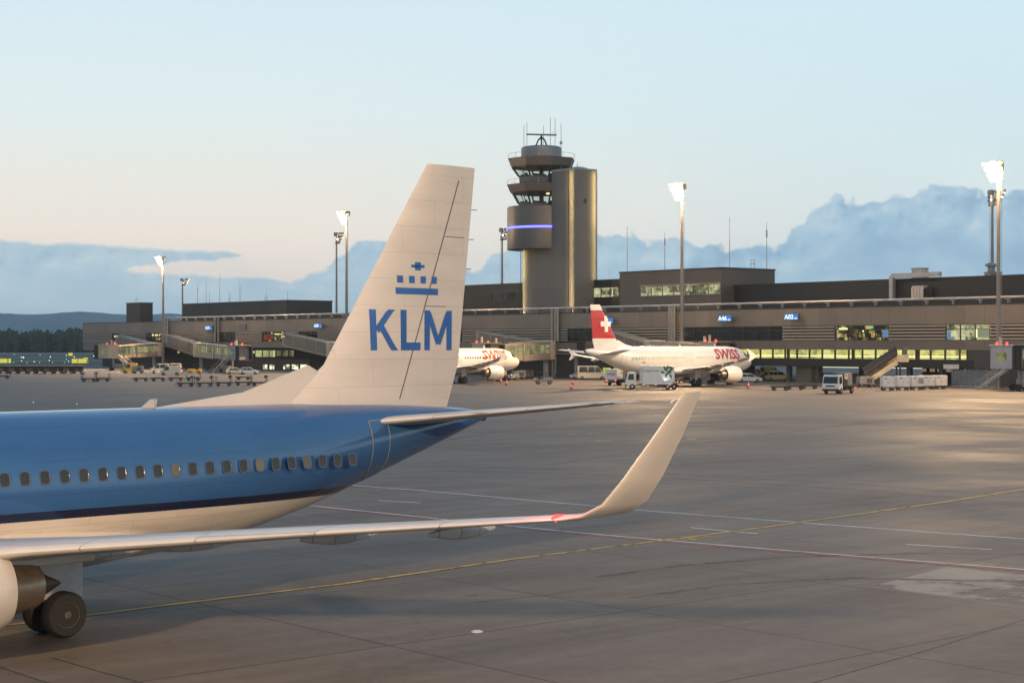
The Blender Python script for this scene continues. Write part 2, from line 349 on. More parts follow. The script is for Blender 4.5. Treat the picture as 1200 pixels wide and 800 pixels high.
# ------------------------------------------------------------------ hills and far wood
hm=mat('hazed_hill_forest',(.085,.12,.125),.95,var=.3,scale=.01)  # bluish lift puts distance haze into the hill colour
hp=[(-900,372),(-500,364),(-200,368),(0,366),(40,366.5),(70,370),(100,368),(148,367.5),(185,373),(260,377),(400,381),(700,386),(1200,384),(1700,372),(2300,380)]
for D,k in ((6200,1.0),):
    rows=[]
    N=320; xs=[-900+3200*i/N for i in range(N+1)]
    def hy(x):
        for (x0,y0),(x1,y1) in zip(hp[:-1],hp[1:]):
            if x0<=x<=x1:
                f=(x-x0)/(x1-x0); f=f*f*(3-2*f); return y0+(y1-y0)*f
        return hp[-1][1]
    for q,(dd,kk) in enumerate(((0,0),(500,.55),(1100,.93),(1500,1.),(2600,.5))):
        rows.append([Vector(((x-600)/FP*D,D+dd,-2+(HC+(HZ-hy(x))/FP*(D+1500))*kk+(random.uniform(-1.6,1.6)+5*math.sin(x*.05+q))*kk)) for x in xs])
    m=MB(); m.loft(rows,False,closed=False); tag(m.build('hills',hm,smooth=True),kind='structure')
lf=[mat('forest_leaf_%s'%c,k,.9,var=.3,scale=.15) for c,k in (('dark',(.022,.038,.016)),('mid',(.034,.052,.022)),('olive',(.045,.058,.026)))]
m=MB()
rt=random.Random(3)
for i in range(1700):
    X=rt.uniform(-700,-60); Yd=rt.choice((1330,1345,1365,1390,1420))+rt.uniform(-8,8)
    H=rt.uniform(14.5,18.5)+(Yd-1330)*.035+1.2*math.sin(X*.02)+.8*math.sin(X*.07+1); r=rt.uniform(2.0,3.9); con=rt.random()<.35; mi=rt.randrange(3)
    n=7; rings=[]
    prof=((.35,.02),(1,.2),(.72,.5),(.36,.8),(.05,1.)) if con else ((.5,.03),(.95,.25),(1.05,.5),(.86,.75),(.45,.93),(.1,1.))
    for a,b in prof:
        rr=r*a*(.7 if con else 1); rings.append([Vector((X+rr*rt.uniform(.7,1.25)*math.cos(2*PI*j/n+b*3),Yd+rr*rt.uniform(.7,1.25)*math.sin(2*PI*j/n+b*3),H*b+rt.uniform(-.6,.6)*(b<.98))) for j in range(n)])
    m.loft(rings,True,mi)
tag(m.build('forest',lf),kind='stuff')

# the evening air: one even, closed box of haze
m=MB(); m.box((0,4250,62),(16000,9400,130)); hz_=m.build('haze',[]); tag(hz_,kind='stuff')
hm_=bpy.data.materials.new('haze_air'); hm_.use_nodes=True; t=NT(hm_.node_tree); o=t.n('ShaderNodeOutputMaterial'); v=t.n('ShaderNodeVolumePrincipled'); v.inputs['Color'].default_value=(.80,.90,1,1); v.inputs['Density'].default_value=HAZE; v.inputs['Anisotropy'].default_value=.2
t.l(v.outputs[0],o.inputs['Volume']); hz_.data.materials.clear(); hz_.data.materials.append(hm_)
# ------------------------------------------------------------------ terminal, in its own frame: x along the facade, y into the building
OX,OY=57.,285.; EU=(.632,-.775); EV=(.775,.632); TR=math.atan2(-.775,.632)
def tx(px,yo=0.):
    k=(px-600)/FP; return (k*(OY+yo*EV[1])-(OX+yo*EV[0]))/(EU[0]-k*EU[1])
def tz(px,py,yo=0.):
    D=OY+yo*EV[1]+tx(px,yo)*EU[1]; return HC-(py-HZ)/FP*D
def tw(x,y,z=0.): return Vector((OX+x*EU[0]+y*EV[0],OY+x*EU[1]+y*EV[1],z))
def rng(m,x0,x1,y0,y1,z0,z1,mi=0): return m.box(((x0+x1)/2,(y0+y1)/2,(z0+z1)/2),(abs(x1-x0),abs(y1-y0),abs(z1-z0)),mi=mi)

def panelled(name,col,pw,ph,dark=.6,var=.1,rough=.5,metal=.2):
    m=mat(name,col,rough,metal,var,.25); t=m.node_tree; p=[n for n in t.nodes if n.type=='BSDF_PRINCIPLED'][0]
    lk=p.inputs['Base Color'].links[0]; src=lk.from_socket; h=NT.__new__(NT); h.t=t
    s=h.n('ShaderNodeSeparateXYZ'); h.l(h.obj(),s.inputs[0]); c=h.n('ShaderNodeCombineXYZ'); h.l(h.m('ADD',s.outputs[0],s.outputs[1]),c.inputs[0]); h.l(s.outputs[2],c.inputs[1])
    b=h.n('ShaderNodeTexBrick',offset=0.); h.l(c.outputs[0],b.inputs['Vector']); b.inputs['Scale'].default_value=1; b.inputs['Mortar Size'].default_value=.035
    b.inputs['Brick Width'].default_value=pw; b.inputs['Row Height'].default_value=ph
    b.inputs['Color1'].default_value=(.9,.9,.9,1); b.inputs['Color2'].default_value=(1.08,1.08,1.08,1); b.inputs['Mortar'].default_value=(dark,)*3+(1,)
    h.l(h.mix(1,src,b.outputs['Color'],'MULTIPLY'),p.inputs['Base Color']); return m
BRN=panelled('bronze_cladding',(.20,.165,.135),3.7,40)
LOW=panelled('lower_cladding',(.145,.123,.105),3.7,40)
SLT=mat('louvre_slat',(.36,.30,.245),.5,.3,.12)
DRK=mat('dark_recess',(.018,.018,.019),.7,0,.2)
ROOFD=panelled('roof_storey_cladding',(.017,.017,.018),4.2,40,.7)
BLK=panelled('brown_block_cladding',(.085,.074,.066),2.9,40,.75)
CAP=mat('parapet_cap',(.02,.02,.02),.5)
MET=mat('galvanised_metal',(.36,.36,.36),.4,.6,.15)
PIPE=mat('painted_pipe',(.50,.45,.40),.4,.3,.08)
FRM=mat('window_frame',(.05,.048,.045),.5,.3)
PANE=glass('window_pane',(.84,.83,.76),.76); DPANE=glass('dark_pane',(.25,.27,.28),.35)
def interior(name,stops,strength,bw=1.6,rh=.8,seed=0.):
    m=bpy.data.materials.new(name); m.use_nodes=True; t=NT(m.node_tree)
    o=t.n('ShaderNodeOutputMaterial'); e=t.n('ShaderNodeEmission'); t.l(e.outputs[0],o.inputs[0])
    s=t.n('ShaderNodeSeparateXYZ'); t.l(t.obj(),s.inputs[0]); c=t.n('ShaderNodeCombineXYZ'); t.l(s.outputs[0],c.inputs[0]); t.l(s.outputs[2],c.inputs[1]); c.inputs[2].default_value=seed
    b=t.n('ShaderNodeTexBrick',offset=.37); t.l(c.outputs[0],b.inputs['Vector']); b.inputs['Scale'].default_value=1; b.inputs['Mortar Size'].default_value=.02
    b.inputs['Brick Width'].default_value=bw; b.inputs['Row Height'].default_value=rh; b.inputs['Color1'].default_value=(0,0,0,1); b.inputs['Color2'].default_value=(1,1,1,1)
    n=t.noise(c.outputs[0],.9,5,.7); f=t.m('ADD',t.m('MULTIPLY',b.outputs['Color'],.5),t.m('MULTIPLY',t.sstep(n,.25,.75),.5))
    t.l(t.ramp(f,stops),e.inputs[0]); e.inputs[1].default_value=strength; return m
IN_DARK=interior('dim_interior',[(.3,(.004,.005,.005)),(.62,(.02,.022,.016)),(.78,(.16,.14,.06)),(.9,(.02,.02,.02))],.7)
IN_WARM=interior('warm_interior',[(.25,(.01,.01,.008)),(.5,(.05,.045,.02)),(.65,(.30,.22,.08)),(.8,(.85,.68,.28)),(.95,(.3,.4,.2))],1.8,1.3,.7,3.)
IN_HALL=interior('lit_hall_interior',[(.15,(.20,.20,.10)),(.4,(.50,.48,.17)),(.65,(.68,.66,.26)),(.9,(.85,.78,.32))],2.8,3.2,2.4,7.)
IN_OFF=interior('office_interior',[(.2,(.03,.035,.03)),(.38,(.2,.22,.15)),(.55,(.62,.62,.40)),(.85,(.95,.93,.66))],1.7,2.1,1.1,11.)
TUBEL=emit('fluorescent_tube',(.95,1.,.55),3.4)
EXITL=emit('exit_light',(.25,1.,.45),1.6)
REDIN=emit('red_display',(.8,.08,.05),.55); BLUIN=emit('blue_display',(.25,.5,1.),1.1)

T=thing('terminal_building','long bronze clad terminal building with louvre bands, lit windows and dark roof storey','terminal',(OX,OY,0),TR)
XL,XR=tx(97),tx(1330)
Z4,Z3,Z2,Z1=12.7,9.75,7.15,5.65
m=MB(); rng(m,XL,XR,0,.4,Z3,Z4); rng(m,XL,XL+.4,.4,16,4.9,Z4)   # upper cladding and gable end
m.build('wall',BRN,T)
m=MB(); rng(m,XL-.05,XR,-.05,.45,Z4,Z4+.22); m.build('parapet_cap',CAP,T)
m=MB(); rng(m,XL+.42,XR,.42,45,Z4-.5,Z4-.1); m.build('roof',mat('roof_membrane',(.09,.09,.09),.9),T)
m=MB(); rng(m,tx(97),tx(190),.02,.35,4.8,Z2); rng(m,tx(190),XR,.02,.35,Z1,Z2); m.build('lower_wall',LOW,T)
# louvre band with windows let into it
wins=[(131,140,'w',2),(171,190,'w',4),(253,276,'d',4),(307,335,'r',4),(350,372,'d',3),(521,542,'d',3),(665,694,'d',4),(800,917,'d',8),(978,1042,'w',4),(1108,1160,'o',3),(1240,1300,'d',4)]
edges=[97]+[q for w in wins for q in w[:2]]+[1330]
def louvre(a,b,z0=Z2,z1=Z3,yo=0.,n=5):
    m=MB(); xa,xb=tx(a),tx(b); rng(m,xa,xb,yo+.22,yo+.34,z0,z1,1)
    st=(z1-z0)/n
    for i in range(n): 
        z=z0+st*(i+.25); rng(m,xa+.02,xb-.02,yo-.04,yo+.18,z,z+st*.50,0)
    return m.build('louvre',[SLT,DRK],T)
for a,b in zip(edges[::2],edges[1::2]): louvre(a,b)
INM={'w':IN_WARM,'d':IN_DARK,'r':IN_WARM,'o':IN_OFF,'h':IN_HALL}
def window(a,b,z0,z1,kind,n,yo=0.,depth=3.,bars=True,frm=None,par=None):
    xa,xb=tx(a,yo),tx(b,yo)
    m=MB(); w=.12
    rng(m,xa,xb,yo,yo+.2,z0,z0+w); rng(m,xa,xb,yo,yo+.2,z1-w,z1)
    for i in range(n+1):
        x=xa+(xb-xa)*i/n; x=min(max(x,xa+w/2),xb-w/2); rng(m,x-w/2,x+w/2,yo+.003,yo+.197,z0+w,z1-w)
    if bars: rng(m,xa+w,xb-w,yo+.02,yo+.16,z0+(z1-z0)*.68,z0+(z1-z0)*.68+.09)
    o=m.build('window',frm or FRM,T)
    m=MB(); rng(m,xa+.05,xb-.05,yo+.1,yo+.12,z0+.05,z1-.05); m.build('pane',DPANE if kind=='d' else PANE,o)
    m=MB(); rng(m,xa-2,xb+2,yo+depth,yo+depth+.1,z0-.4,z1+.4); m.build('interior',INM[kind],o)
    m=MB(); rng(m,xa-2,xb+2,yo+.4,yo+depth,z1+.05,z1+.1); rng(m,xa-2,xb+2,yo+.4,yo+depth,z0-.15,z0-.1); m.build('room_lining',mat('room_lining',(.25,.24,.22),.8),o)
    return o
wo={}
for a,b,k,n in wins: wo[a]=window(a,b,Z2,Z3,k,n)
def glow(par,a,b,za,zb,yo,mt,name='light_panel'):
    m=MB(); rng(m,tx(a,yo),tx(b,yo),yo,yo+.06,za,zb); return m.build(name,mt,par)
glow(wo[307],309,318,7.6,8.9,1.2,REDIN,'display'); glow(wo[307],321,330,8.9,9.2,1.4,TUBEL); glow(wo[307],330,334,8.2,8.6,1.6,TUBEL)
glow(wo[131],134,138,8.6,9.1,1.5,TUBEL); glow(wo[171],178,187,8.9,9.25,1.6,TUBEL); glow(wo[253],262.4,264.2,8.7,9.3,.6,TUBEL)
glow(wo[800],847,857,8.75,9.1,1.2,emit('pale_light',(.75,.95,.6),.8)); glow(wo[800],802,806,8.2,8.7,1.5,TUBEL)
glow(wo[978],983,994,9.0,9.3,1.2,TUBEL); glow(wo[978],1019,1023,9.2,9.6,1.,EXITL); glow(wo[978],1034,1041,7.7,8.9,1.,BLUIN,'display'); glow(wo[978],1010,1012,8.6,8.9,1.2,TUBEL)
glow(wo[1108],1110,1114,7.2,8.6,1.,BLUIN,'display'); glow(wo[1108],1142,1145,7.6,9.0,1.5,TUBEL); glow(wo[1108],1146,1159,7.7,9.0,1.6,emit('office_light',(.75,.8,.62),.75))
# lower lit gallery on the right
g=[862,876,890.5,905,919.5,933.5,948,963,978,994,1010,1025.5,1041.5,1057.5,1073,1090,1107,1124,1133]
ZG0,ZG1=4.05,Z1
for a,b in zip(g[:-1],g[1:]):
    xa,xb=tx(a),tx(b); m=MB(); w=.14
    rng(m,xa,xa+w,.05,.25,ZG0,ZG1); rng(m,xb-w,xb,.05,.25,ZG0,ZG1); rng(m,xa+w,xb-w,.05,.25,ZG0,ZG0+.1)
    o=m.build('window',FRM,T); m=MB(); rng(m,xa+.1,xb-.1,.14,.16,ZG0+.05,ZG1); m.build('pane',PANE,o)
m=MB(); rng(m,tx(840),tx(1140),3.4,3.5,ZG0-.3,ZG1+.3); m.build('gallery_wall',IN_HALL,T)
m=MB(); rng(m,tx(862),tx(1131),2.9,3.0,ZG0+.42,ZG0+.60); m.build('light_strip',TUBEL,T)
for i,a in enumerate((912,988,1064)):
    m=MB(); rng(m,tx(a),tx(a)+.5,2.2,2.5,ZG0,ZG1); m.build('gallery_column',mat('gallery_column',(.5,.5,.4),.7),T)
m=MB(); rng(m,tx(800),tx(1140),.0,6,2.75,ZG0-.003); rng(m,tx(800),tx(1140),.3,6,Z1+.003,Z1+.3); m.build('floor_beam',DRK,T)
for q in ((tx(800),tx(861),ZG0),(tx(1133.5),XR,0)):
    m=MB(); rng(m,q[0],q[1],.1,.4,q[2],Z1); m.build('plain_wall',mat('grey_plain_wall',(.05,.049,.05),.8),T)
for a in (921,955,1006,1016,1062,1100,1132,1148):
    m=MB(); rng(m,tx(a)-.35,tx(a)+.35,.5,1.3,0,2.75); m.build('column',mat('dark_column',(.05,.05,.045),.7),T)
m=MB(); rng(m,tx(926),tx(944),1.5,4.5,0,2.74); m.build('core_wall',mat('core_wall',(.16,.16,.12),.8),T)
for q in ((1056,1133,5.5,6),(720,865,4,4.4)):
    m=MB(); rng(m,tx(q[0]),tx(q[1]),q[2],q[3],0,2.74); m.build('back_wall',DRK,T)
for q in ((962,1050,1.0),(860,925,1.2)):
    m=MB(); rng(m,tx(q[0]),tx(q[1]),24,24.3,0,q[2]); m.build('far_parapet',mat('pale_parapet',(.3,.33,.36),.8),T)
for i,a in enumerate((1074,1084,1093,1103,1124)):
    m=MB(); rng(m,tx(a),tx(a)+1.0,1.2,1.25,2.15,2.65); m.build('dock_light',emit('dock_light',(.62,.52,.36),.30),T)
m=MB(); rng(m,tx(905),tx(1056),8.1,8.2,2.5,2.6);m.build('light_strip',emit('underpass_light',(.9,.95,.6),1.2),T)
# ground level on the left: dark undercroft, lit offices
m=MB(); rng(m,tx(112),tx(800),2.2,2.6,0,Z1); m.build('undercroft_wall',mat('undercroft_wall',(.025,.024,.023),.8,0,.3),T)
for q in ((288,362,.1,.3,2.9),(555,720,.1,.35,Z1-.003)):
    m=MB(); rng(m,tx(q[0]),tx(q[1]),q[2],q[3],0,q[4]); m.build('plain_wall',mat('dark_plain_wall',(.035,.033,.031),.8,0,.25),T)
def lamp_window(a,b,py0,py1,mt,yo=.0):
    m=MB(); za,zb=tz(a,py1),tz(a,py0); xa,xb=tx(a),tx(b); w=.1
    rng(m,xa,xb,yo,yo+.1,za,za+w); rng(m,xa,xb,yo,yo+.1,zb-w,zb); rng(m,xa,xa+w,yo,yo+.1,za+w,zb-w); rng(m,xb-w,xb,yo,yo+.1,za+w,zb-w)
    o=m.build('window',FRM,T); m=MB(); rng(m,xa+w,xb-w,yo+.04,yo+.06,za+w,zb-w); m.build('pane',mt,o)
LITW=interior('lit_blind',[(.2,(.30,.32,.14)),(.5,(.62,.64,.30)),(.9,(.78,.79,.42))],.85,5,3,2.); DIMW=interior('dim_blind',[(.2,(.05,.05,.03)),(.6,(.22,.22,.11)),(.9,(.32,.3,.16))],.6,1.2,3,5.)
for a,b in ((289,299),(299.6,307.4),(307.9,315.5),(316,323)): lamp_window(a,b,410 if a>289 else 410.5,418.4 if a>299 else 414.5,LITW,-.1)
for a,b in ((324,330),(331,338),(339,345)): lamp_window(a,b,410,417.5,DIMW,-.1)
for a,b in ((308,314),(316,322),(332,340),(342,350),(352,360)): lamp_window(a,b,426.5,433,IN_OFF,-.1)
for a,b in ((706,716),(719,727)): lamp_window(a,b,430,441,emit('green_lit_room',(.55,.6,.08),.8),-.02)
lamp_window(208,211,411,414,emit('green_lit_room',(.55,.6,.08),.8),-.1)
m=MB(); rng(m,tx(650),tx(651.5),-.05,.05,.6,5); m.build('light_strip',emit('door_gap_light',(.4,.42,.3),.25),T)
# roof storeys
def block(name,a,b,yo,dep,top,mt,bot=Z4-.4,cap=True):
    xa,xb=tx(a,yo),tx(b,yo); m=MB(); rng(m,xa,xb,yo,yo+dep,bot,top); o=m.build(name,mt,T)
    if cap: m=MB(); rng(m,xa-.12,xb+.12,yo-.12,yo+dep+.12,top+.003,top+.28); m.build('parapet_cap',CAP,o)
    return o
def dep_for(a,yo,px):
    x=tx(a,yo); lo,hi=0,90
    for _ in range(50):
        md=(lo+hi)/2; w=tw(x,yo+md)
        if 600+FP*w.x/w.y<px: lo=md
        else: hi=md
    return lo
block('roof_storey',214,336,10,14,tz(240,355,10)-.25,ROOFD)
b1=block('roof_storey',148,164,8,dep_for(164,8,179),tz(160,355.5,8),ROOFD)
block('roof_storey',498,640,8,14,tz(560,335,8),ROOFD)
block('roof_storey',676,728,8,10,tz(700,329.5,8),ROOFD)
bA=block('roof_storey',726,845,4.5,dep_for(845,4.5,908),tz(845,314.6,4.5),BLK)
block('roof_storey',852,1330,8,22,tz(1000,330.4,8),ROOFD)
m=MB(); rng(m,tx(300,5),XR,5,5.3,Z4-.1,Z4+1.2); m.build('roof_upstand',DRK,T)
def rwin(a,b,py0,py1,yo,kind,n,frm=None):
    z0,z1=tz(a,py1,yo),tz(a,py0,yo); return window(a,b,z0,z1,kind,n,yo-.26,1.6 if kind!='d' else 1.,False,frm)
def surf_window(a,b,py0,py1,yo,mt,n,frm):
    mid=(a+b)/2; z0,z1=tz(mid,py1,yo),tz(mid,py0,yo); xa,xb=tx(a,yo-.2),tx(b,yo-.2); y=yo-.2; w=.16
    m=MB(); rng(m,xa,xb,y,y+.2,z0,z0+w); rng(m,xa,xb,y-.12,y+.2,z1-w,z1+.15)
    for i in range(n+1): x=min(max(xa+(xb-xa)*i/n,xa+w/2),xb-w/2); rng(m,x-w/2,x+w/2,y+.003,y+.2,z0+w,z1-w)
    o=m.build('window',frm,T); m=MB(); rng(m,xa+.1,xb-.1,y+.17,y+.19,z0+.1,z1-.1); m.build('interior',mt,o)
    m=MB(); rng(m,xa+.1,xb-.1,y+.06,y+.08,z0+.1,z1-.1); m.build('pane',PANE,o)
surf_window(750,844,333.2,346.3,4.5,IN_OFF,7,mat('block_window_frame',(.20,.16,.13),.5)); surf_window(683,725.5,336.5,349,8,IN_OFF,4,FRM); surf_window(575,616,341.5,353,8,interior('evening_office',[(.3,(.02,.025,.03)),(.6,(.12,.13,.12)),(.9,(.3,.32,.24))],.7,3,3,4.),3,FRM)
# rail on the roof edge, downpipes, roof plant
m=MB(); zr=13.8; m.tube((tx(196,-.3),-.3,zr),(XR,-.3,zr),.2,n=8); m.build('roof_rail',PIPE,T,True)
x=tx(198)
while x<XR:
    m=MB(); rng(m,x-.06,x+.06,-.34,.3,Z4+.22,zr-.1); rng(m,x-.5,x+.5,-.36,-.24,zr-.32,zr-.2); m.build('rail_bracket',MET,T); x+=5.1
for px in (254,257.6,649,652.6,655.6,786.5,789.4,792.2,195.5,198):
    m=MB(); x=tx(px); m.tube((x,-.45,Z2-.2),(x,-.45,zr-.1),.3,n=10); m.build('downpipe',mat('downpipe_metal',(.24,.23,.22),.4,.5),T,True)
m=MB(); rng(m,tx(280.5),tx(289),-.18,0,tz(280,386),tz(280,380)); m.build('wall_vent',mat('vent_grille',(.11,.115,.13),.5),T)
def duct(name,pts,w,mt=MET):
    m=MB()
    for a,b in zip(pts[:-1],pts[1:]): m.bar(a,b,w,w)
    return m.build(name,mt,T)
zt=tz(1000,330.4,8)
duct('roof_duct',[(tx(1045.5,7.2),7.2,Z4),(tx(1045.5,7.2),7.2,zt+.75),(tx(1102,7.2),7.2,zt+.75)],.75)
m=MB()
for i,px in enumerate((1070,1073.6,1077,1080.5)):
    x=tx(px,6.6); m.path([(x,7.9,zr+2.2),(x,6.6,zr+2.2),(x,6.6,zr),(x-.4,6.2,zr-.6)],.28)
m.build('vent_pipe',PIPE,T,True)
m=MB(); rng(m,tx(1083,7.5),tx(1092,7.5),7.5,7.9,zr+.2,zr+2.3); m.build('vent_housing',DRK,T)
def rooftop(px,py0,w,dep,yo,mt,name):
    x=tx(px,yo); z1=tz(px,py0,yo); m=MB(); rng(m,x-w/2,x+w/2,yo,yo+dep,zt+.1,z1); rng(m,x-w/2-.15,x+w/2+.15,yo-.15,yo+dep+.15,z1,z1+.18)
    for i in range(5): z=zt+.5+(z1-zt-.6)*i/5; rng(m,x-w/2+.2,x+w/2-.2,yo-.06,yo,z,z+.1)
    return m.build(name,mt,T)
rooftop(1074,315,2.0,1.8,10,MET,'air_handler'); rooftop(1160,320,1.9,1.8,12,mat('plant_grey',(.16,.17,.18),.5,.3),'air_handler')
m=MB(); x=tx(1160,12.5); m.lathe([(1.1,0),(1.1,.5),(.6,.9),(.6,1.6),(1.0,1.7),(1.0,2.0),(.3,2.3)],Matrix.Translation((x,12.9,zt+.3)),14); m.build('roof_fan',mat('plant_grey',(.16,.17,.18),.5,.3),T,True)
for px,yo in ((882,30),(160,16),(1085,9.5),(524,12)):
    m=MB(); x=tx(px,yo); z=tz(px,{882:314,160:355,1085:326,524:337}[px],yo)-.2; hh=1.9
    for dx in (-.5,.5): m.path([(x+dx,yo,z),(x+dx,yo,z+hh)],.05,6)
    m.path([(x-.5,yo,z+hh),(x+.5,yo,z+hh)],.05,6); m.path([(x-.5,yo,z+hh*.55),(x+.5,yo,z+hh*.55)],.05,6); m.build('ladder_cage',MET,T)
# whip aerials on the roofs
ant=[(735,267,320,10,'w'),(779,272,318,12,'t'),(855,257,316,18,'w'),(898.5,260,317,24,'t'),(231.5,334,356,12,'t'),(241.5,331,356,14,'w'),(245.5,343,356,14,'w'),(257.5,322,356,11,'w'),(268.5,340,355,14,'f'),(281,327,355,12,'f'),(312,336,355,14,'c'),(337,343,355,13,'w')]
used=0
desc={'w':'plain whip aerial','t':'aerial with a thick head','f':'forked aerial','c':'aerial with a caged foot'}
spot={735:'on the brown roof block by the tower',779:'on the brown roof block, just left of the lit mast',855:'on the brown roof block, just right of its corner',898.5:'at the far right end of the brown roof block',231.5:'leftmost on the dark left roof storey',241.5:'second from the left on the dark left roof storey',245.5:'shortest, third from the left on the dark left roof storey',257.5:'tallest on the dark left roof storey',268.5:'right of the tallest aerial on the left roof',281:'tall, left of the caged aerial on the left roof',312:'near the right end of the left roof storey',337:'at the right corner of the dark left roof storey'}
for px,y0,y1,yo,k in ant:
    x=tx(px,yo); z0=tz(px,y1,yo)-.5; z1=tz(px,y0,yo); w=tw(x,yo,z0)
    a=thing('roof_aerial','%s %s'%(desc[k],spot[px]),'aerial',w,TR,'aerials standing on the terminal roof')
    m=MB(); m.tube((0,0,0),(0,0,(z1-z0)*.6),.08,n=6); m.tube((0,0,(z1-z0)*.6),(0,0,z1-z0),.045,n=6); m.lathe([(.14,0),(.14,.12)],n=8); m.build('pole',MET,a)
    m=MB()
    hh=z1-z0
    if k=='t': m.tube((0,0,hh*.7),(0,0,hh*.84),.15,n=8); m.tube((-.3,0,hh*.7),(.3,0,hh*.7),.04,n=5)
    elif k=='f': m.path([(0,0,hh*.45),(.8,0,hh*.45),(.8,0,hh*.75)],.05,5); m.path([(0,0,hh*.2),(.7,0,hh*.2),(.7,0,hh*.4)],.05,5)
    elif k=='c':
        for q in (.15,.3,.42): m.lathe([(.6,0),(.6,.06)],Matrix.Translation((0,0,hh*q)),10)
        m.tube((.6,0,0),(.6,0,hh*.42),.04,n=5); m.tube((-.6,0,0),(-.6,0,hh*.42),.04,n=5)
    else: m.lathe([(.05,0),(.1,.1),(.02,.3)],Matrix.Translation((0,0,hh)),8)
    m.build('antenna_head',MET,a)

# gate signs: lit boxes on brackets standing proud of the wall
SBLU=emit('sign_blue',(.04,.26,.78),.9); SWHT=emit('sign_lettering',(.85,.93,1.),1.25); SBOX=mat('sign_case',(.16,.14,.13),.5,.4)
for px,py,w,hgt,txt,sub,lab in ((849.5,373,15.5,7.2,'A46','ABC','blue lit gate sign reading A46 on the bronze wall'),(927.5,371.2,16,7.4,'A02','ABC','blue lit gate sign reading A02 on the bronze wall'),(523.5,378.5,12,6,'A48','ABC','blue lit gate sign reading A48 on the wall left of the tower'),(372.5,381.5,9.5,5,'A50','A','blue lit gate sign reading A50 on the bronze wall above a louvred walkway'),(244.5,384,8,5,'A10','A','blue lit gate sign beside the paired downpipes on the left wall'),(711,376,15,7,'A47','A','blue lit gate sign half hidden behind the red tail fin')):
    yo=-1.0; x=tx(px,yo); z=tz(px,py,yo); D=OY+x*EU[1]; s=FP/D; kx=.632+ .775*(px-600)/FP
    ww=w/s/kx; hh=hgt/s
    a=thing('gate_sign',lab,'sign',tw(x,yo,z),TR,'lit gate signs on the terminal wall')
    m=MB(); rng(m,-ww/2,ww/2,-.02,.35,-hh/2,hh/2); m.build('case',SBOX,a)
    m=MB(); rng(m,-ww/2+.08,ww/2-.08,-.05,-.024,-hh/2+.08,hh/2-.08); m.build('face',SBLU,a)
    m=MB(); rng(m,-ww*.3,-ww*.25,.35,.98,-.08,.08); rng(m,ww*.25,ww*.3,.35,.98,-.08,.08); m.build('bracket',SBOX,a)
    bm=text2d(txt,hh*.98,.035); bm_object(bm,'lettering',SWHT,a,lambda X,Y,ww=ww,hh=hh: Vector((X*1.15-ww*.17,-.055,Y-hh*.03)))
    bm=text2d(sub,hh*.36,.01); bm_object(bm,'lettering',SWHT,a,lambda X,Y,ww=ww,hh=hh: Vector((X+ww*.33,-.055,Y-hh*.25)))
# blank white board over the loading dock, grey screen fence
a=thing('dock_board','blank white board above the grey screen fence','sign',tw(tx(1115.,.0),-.0,tz(1115,429.5)),TR)
m=MB(); rng(m,-1.45,1.45,-.12,-.02,-.35,.35); m.build('board',mat('white_board',(.55,.53,.5),.6),a); m=MB(); rng(m,-1.5,1.5,-.1,.1,-.42,-.36); rng(m,-1.5,1.5,-.1,.1,.36,.42); m.build('frame',FRM,a)
yo=-6.; xa,xb=tx(1115,yo),tx(1166,yo)
a=thing('screen_fence','grey sheet metal screen fence in front of the loading dock','fence',tw(xa,yo),TR)
L=xb-xa; m=MB()
n=int(L/.3)
pts=[Vector((L*i/n,.05*(i%2),0)) for i in range(n+1)]
m.loft([[p+Vector((0,0,.25)) for p in pts],[p+Vector((0,0,2.6)) for p in pts]],False,closed=False); m.build('sheet',mat('grey_sheet',(.14,.155,.175),.5,.3,.2,.5),a)
for i in range(6): 
    m=MB(); x=L*i/5; rng(m,x-.06,x+.06,.08,.2,0,2.7); m.build('post',MET,a)
m=MB(); rng(m,0,L,-.02,.08,.08,.24); m.build('plinth_rail',MET,a)

# ------------------------------------------------------------------ control tower
TD=356.; TS=FP/TD; TC=Vector(((634.5-600)/FP*TD,TD,0))
def zy(py): return HC+(HZ-py)/TS
CON=panelled('tower_concrete',(.128,.124,.119),2.4,8.9,.8,.12,.75,0); CON2=mat('tower_drum_metal',(.11,.108,.106),.45,.35,.08); RING=mat('tower_ring_metal',(.135,.122,.115),.45,.35,.08)
TW=thing('control_tower','grey control tower with two glazed cabs, blue light line and roof radar','control tower',TC,TR)
s0,s1,n0,n1=-2.9,13.6,-2.8,3.3
zt=zy(205.5)
m=MB()
def rr(x0,x1,y0,y1,r,k=6):
    P=[]
    for cx_,cy_,a in ((x1-r,y0+r,-90),(x1-r,y1-r,0),(x0+r,y1-r,90),(x0+r,y0+r,180)):
        for i in range(k+1): q=R(a+90*i/k); P.append((cx_+r*math.cos(q),cy_+r*math.sin(q)))
    return P
P=rr(s0,s1,n0,n1,.25,2); m.prism(P,0,zy(292),'z'); P=rr(6.4,s1,n0,n1,.25,2); m.prism(P,zy(292)+.004,zt,'z'); m.build('shaft',CON,TW)
P=rr(6.3,s1+.12,n0-.12,n1+.12,.3,2); m=MB(); m.prism(P,zt+.003,zt+.35,'z'); m.build('roof_edge',mat('tower_roof_edge',(.2,.21,.22),.4,.5),TW)
m=MB(); m.lathe([(2.2,0),(1.6,.3),(.4,.5)],Matrix.Translation((11.5,0,zt+.36)),16); m.build('roof_dome',MET,TW,True)
m=MB(); rng(m,14.5-.9-.25,14.5-.9+.02,n0+2.5,n0+3.3,zy(243),zy(238)); m.build('vent',DRK,TW)
def disc(prof,n=48,rot=0.): 
    m=MB(); m.lathe(prof,Matrix.Rotation(rot,4,'Z'),n); return m
rD=7.15
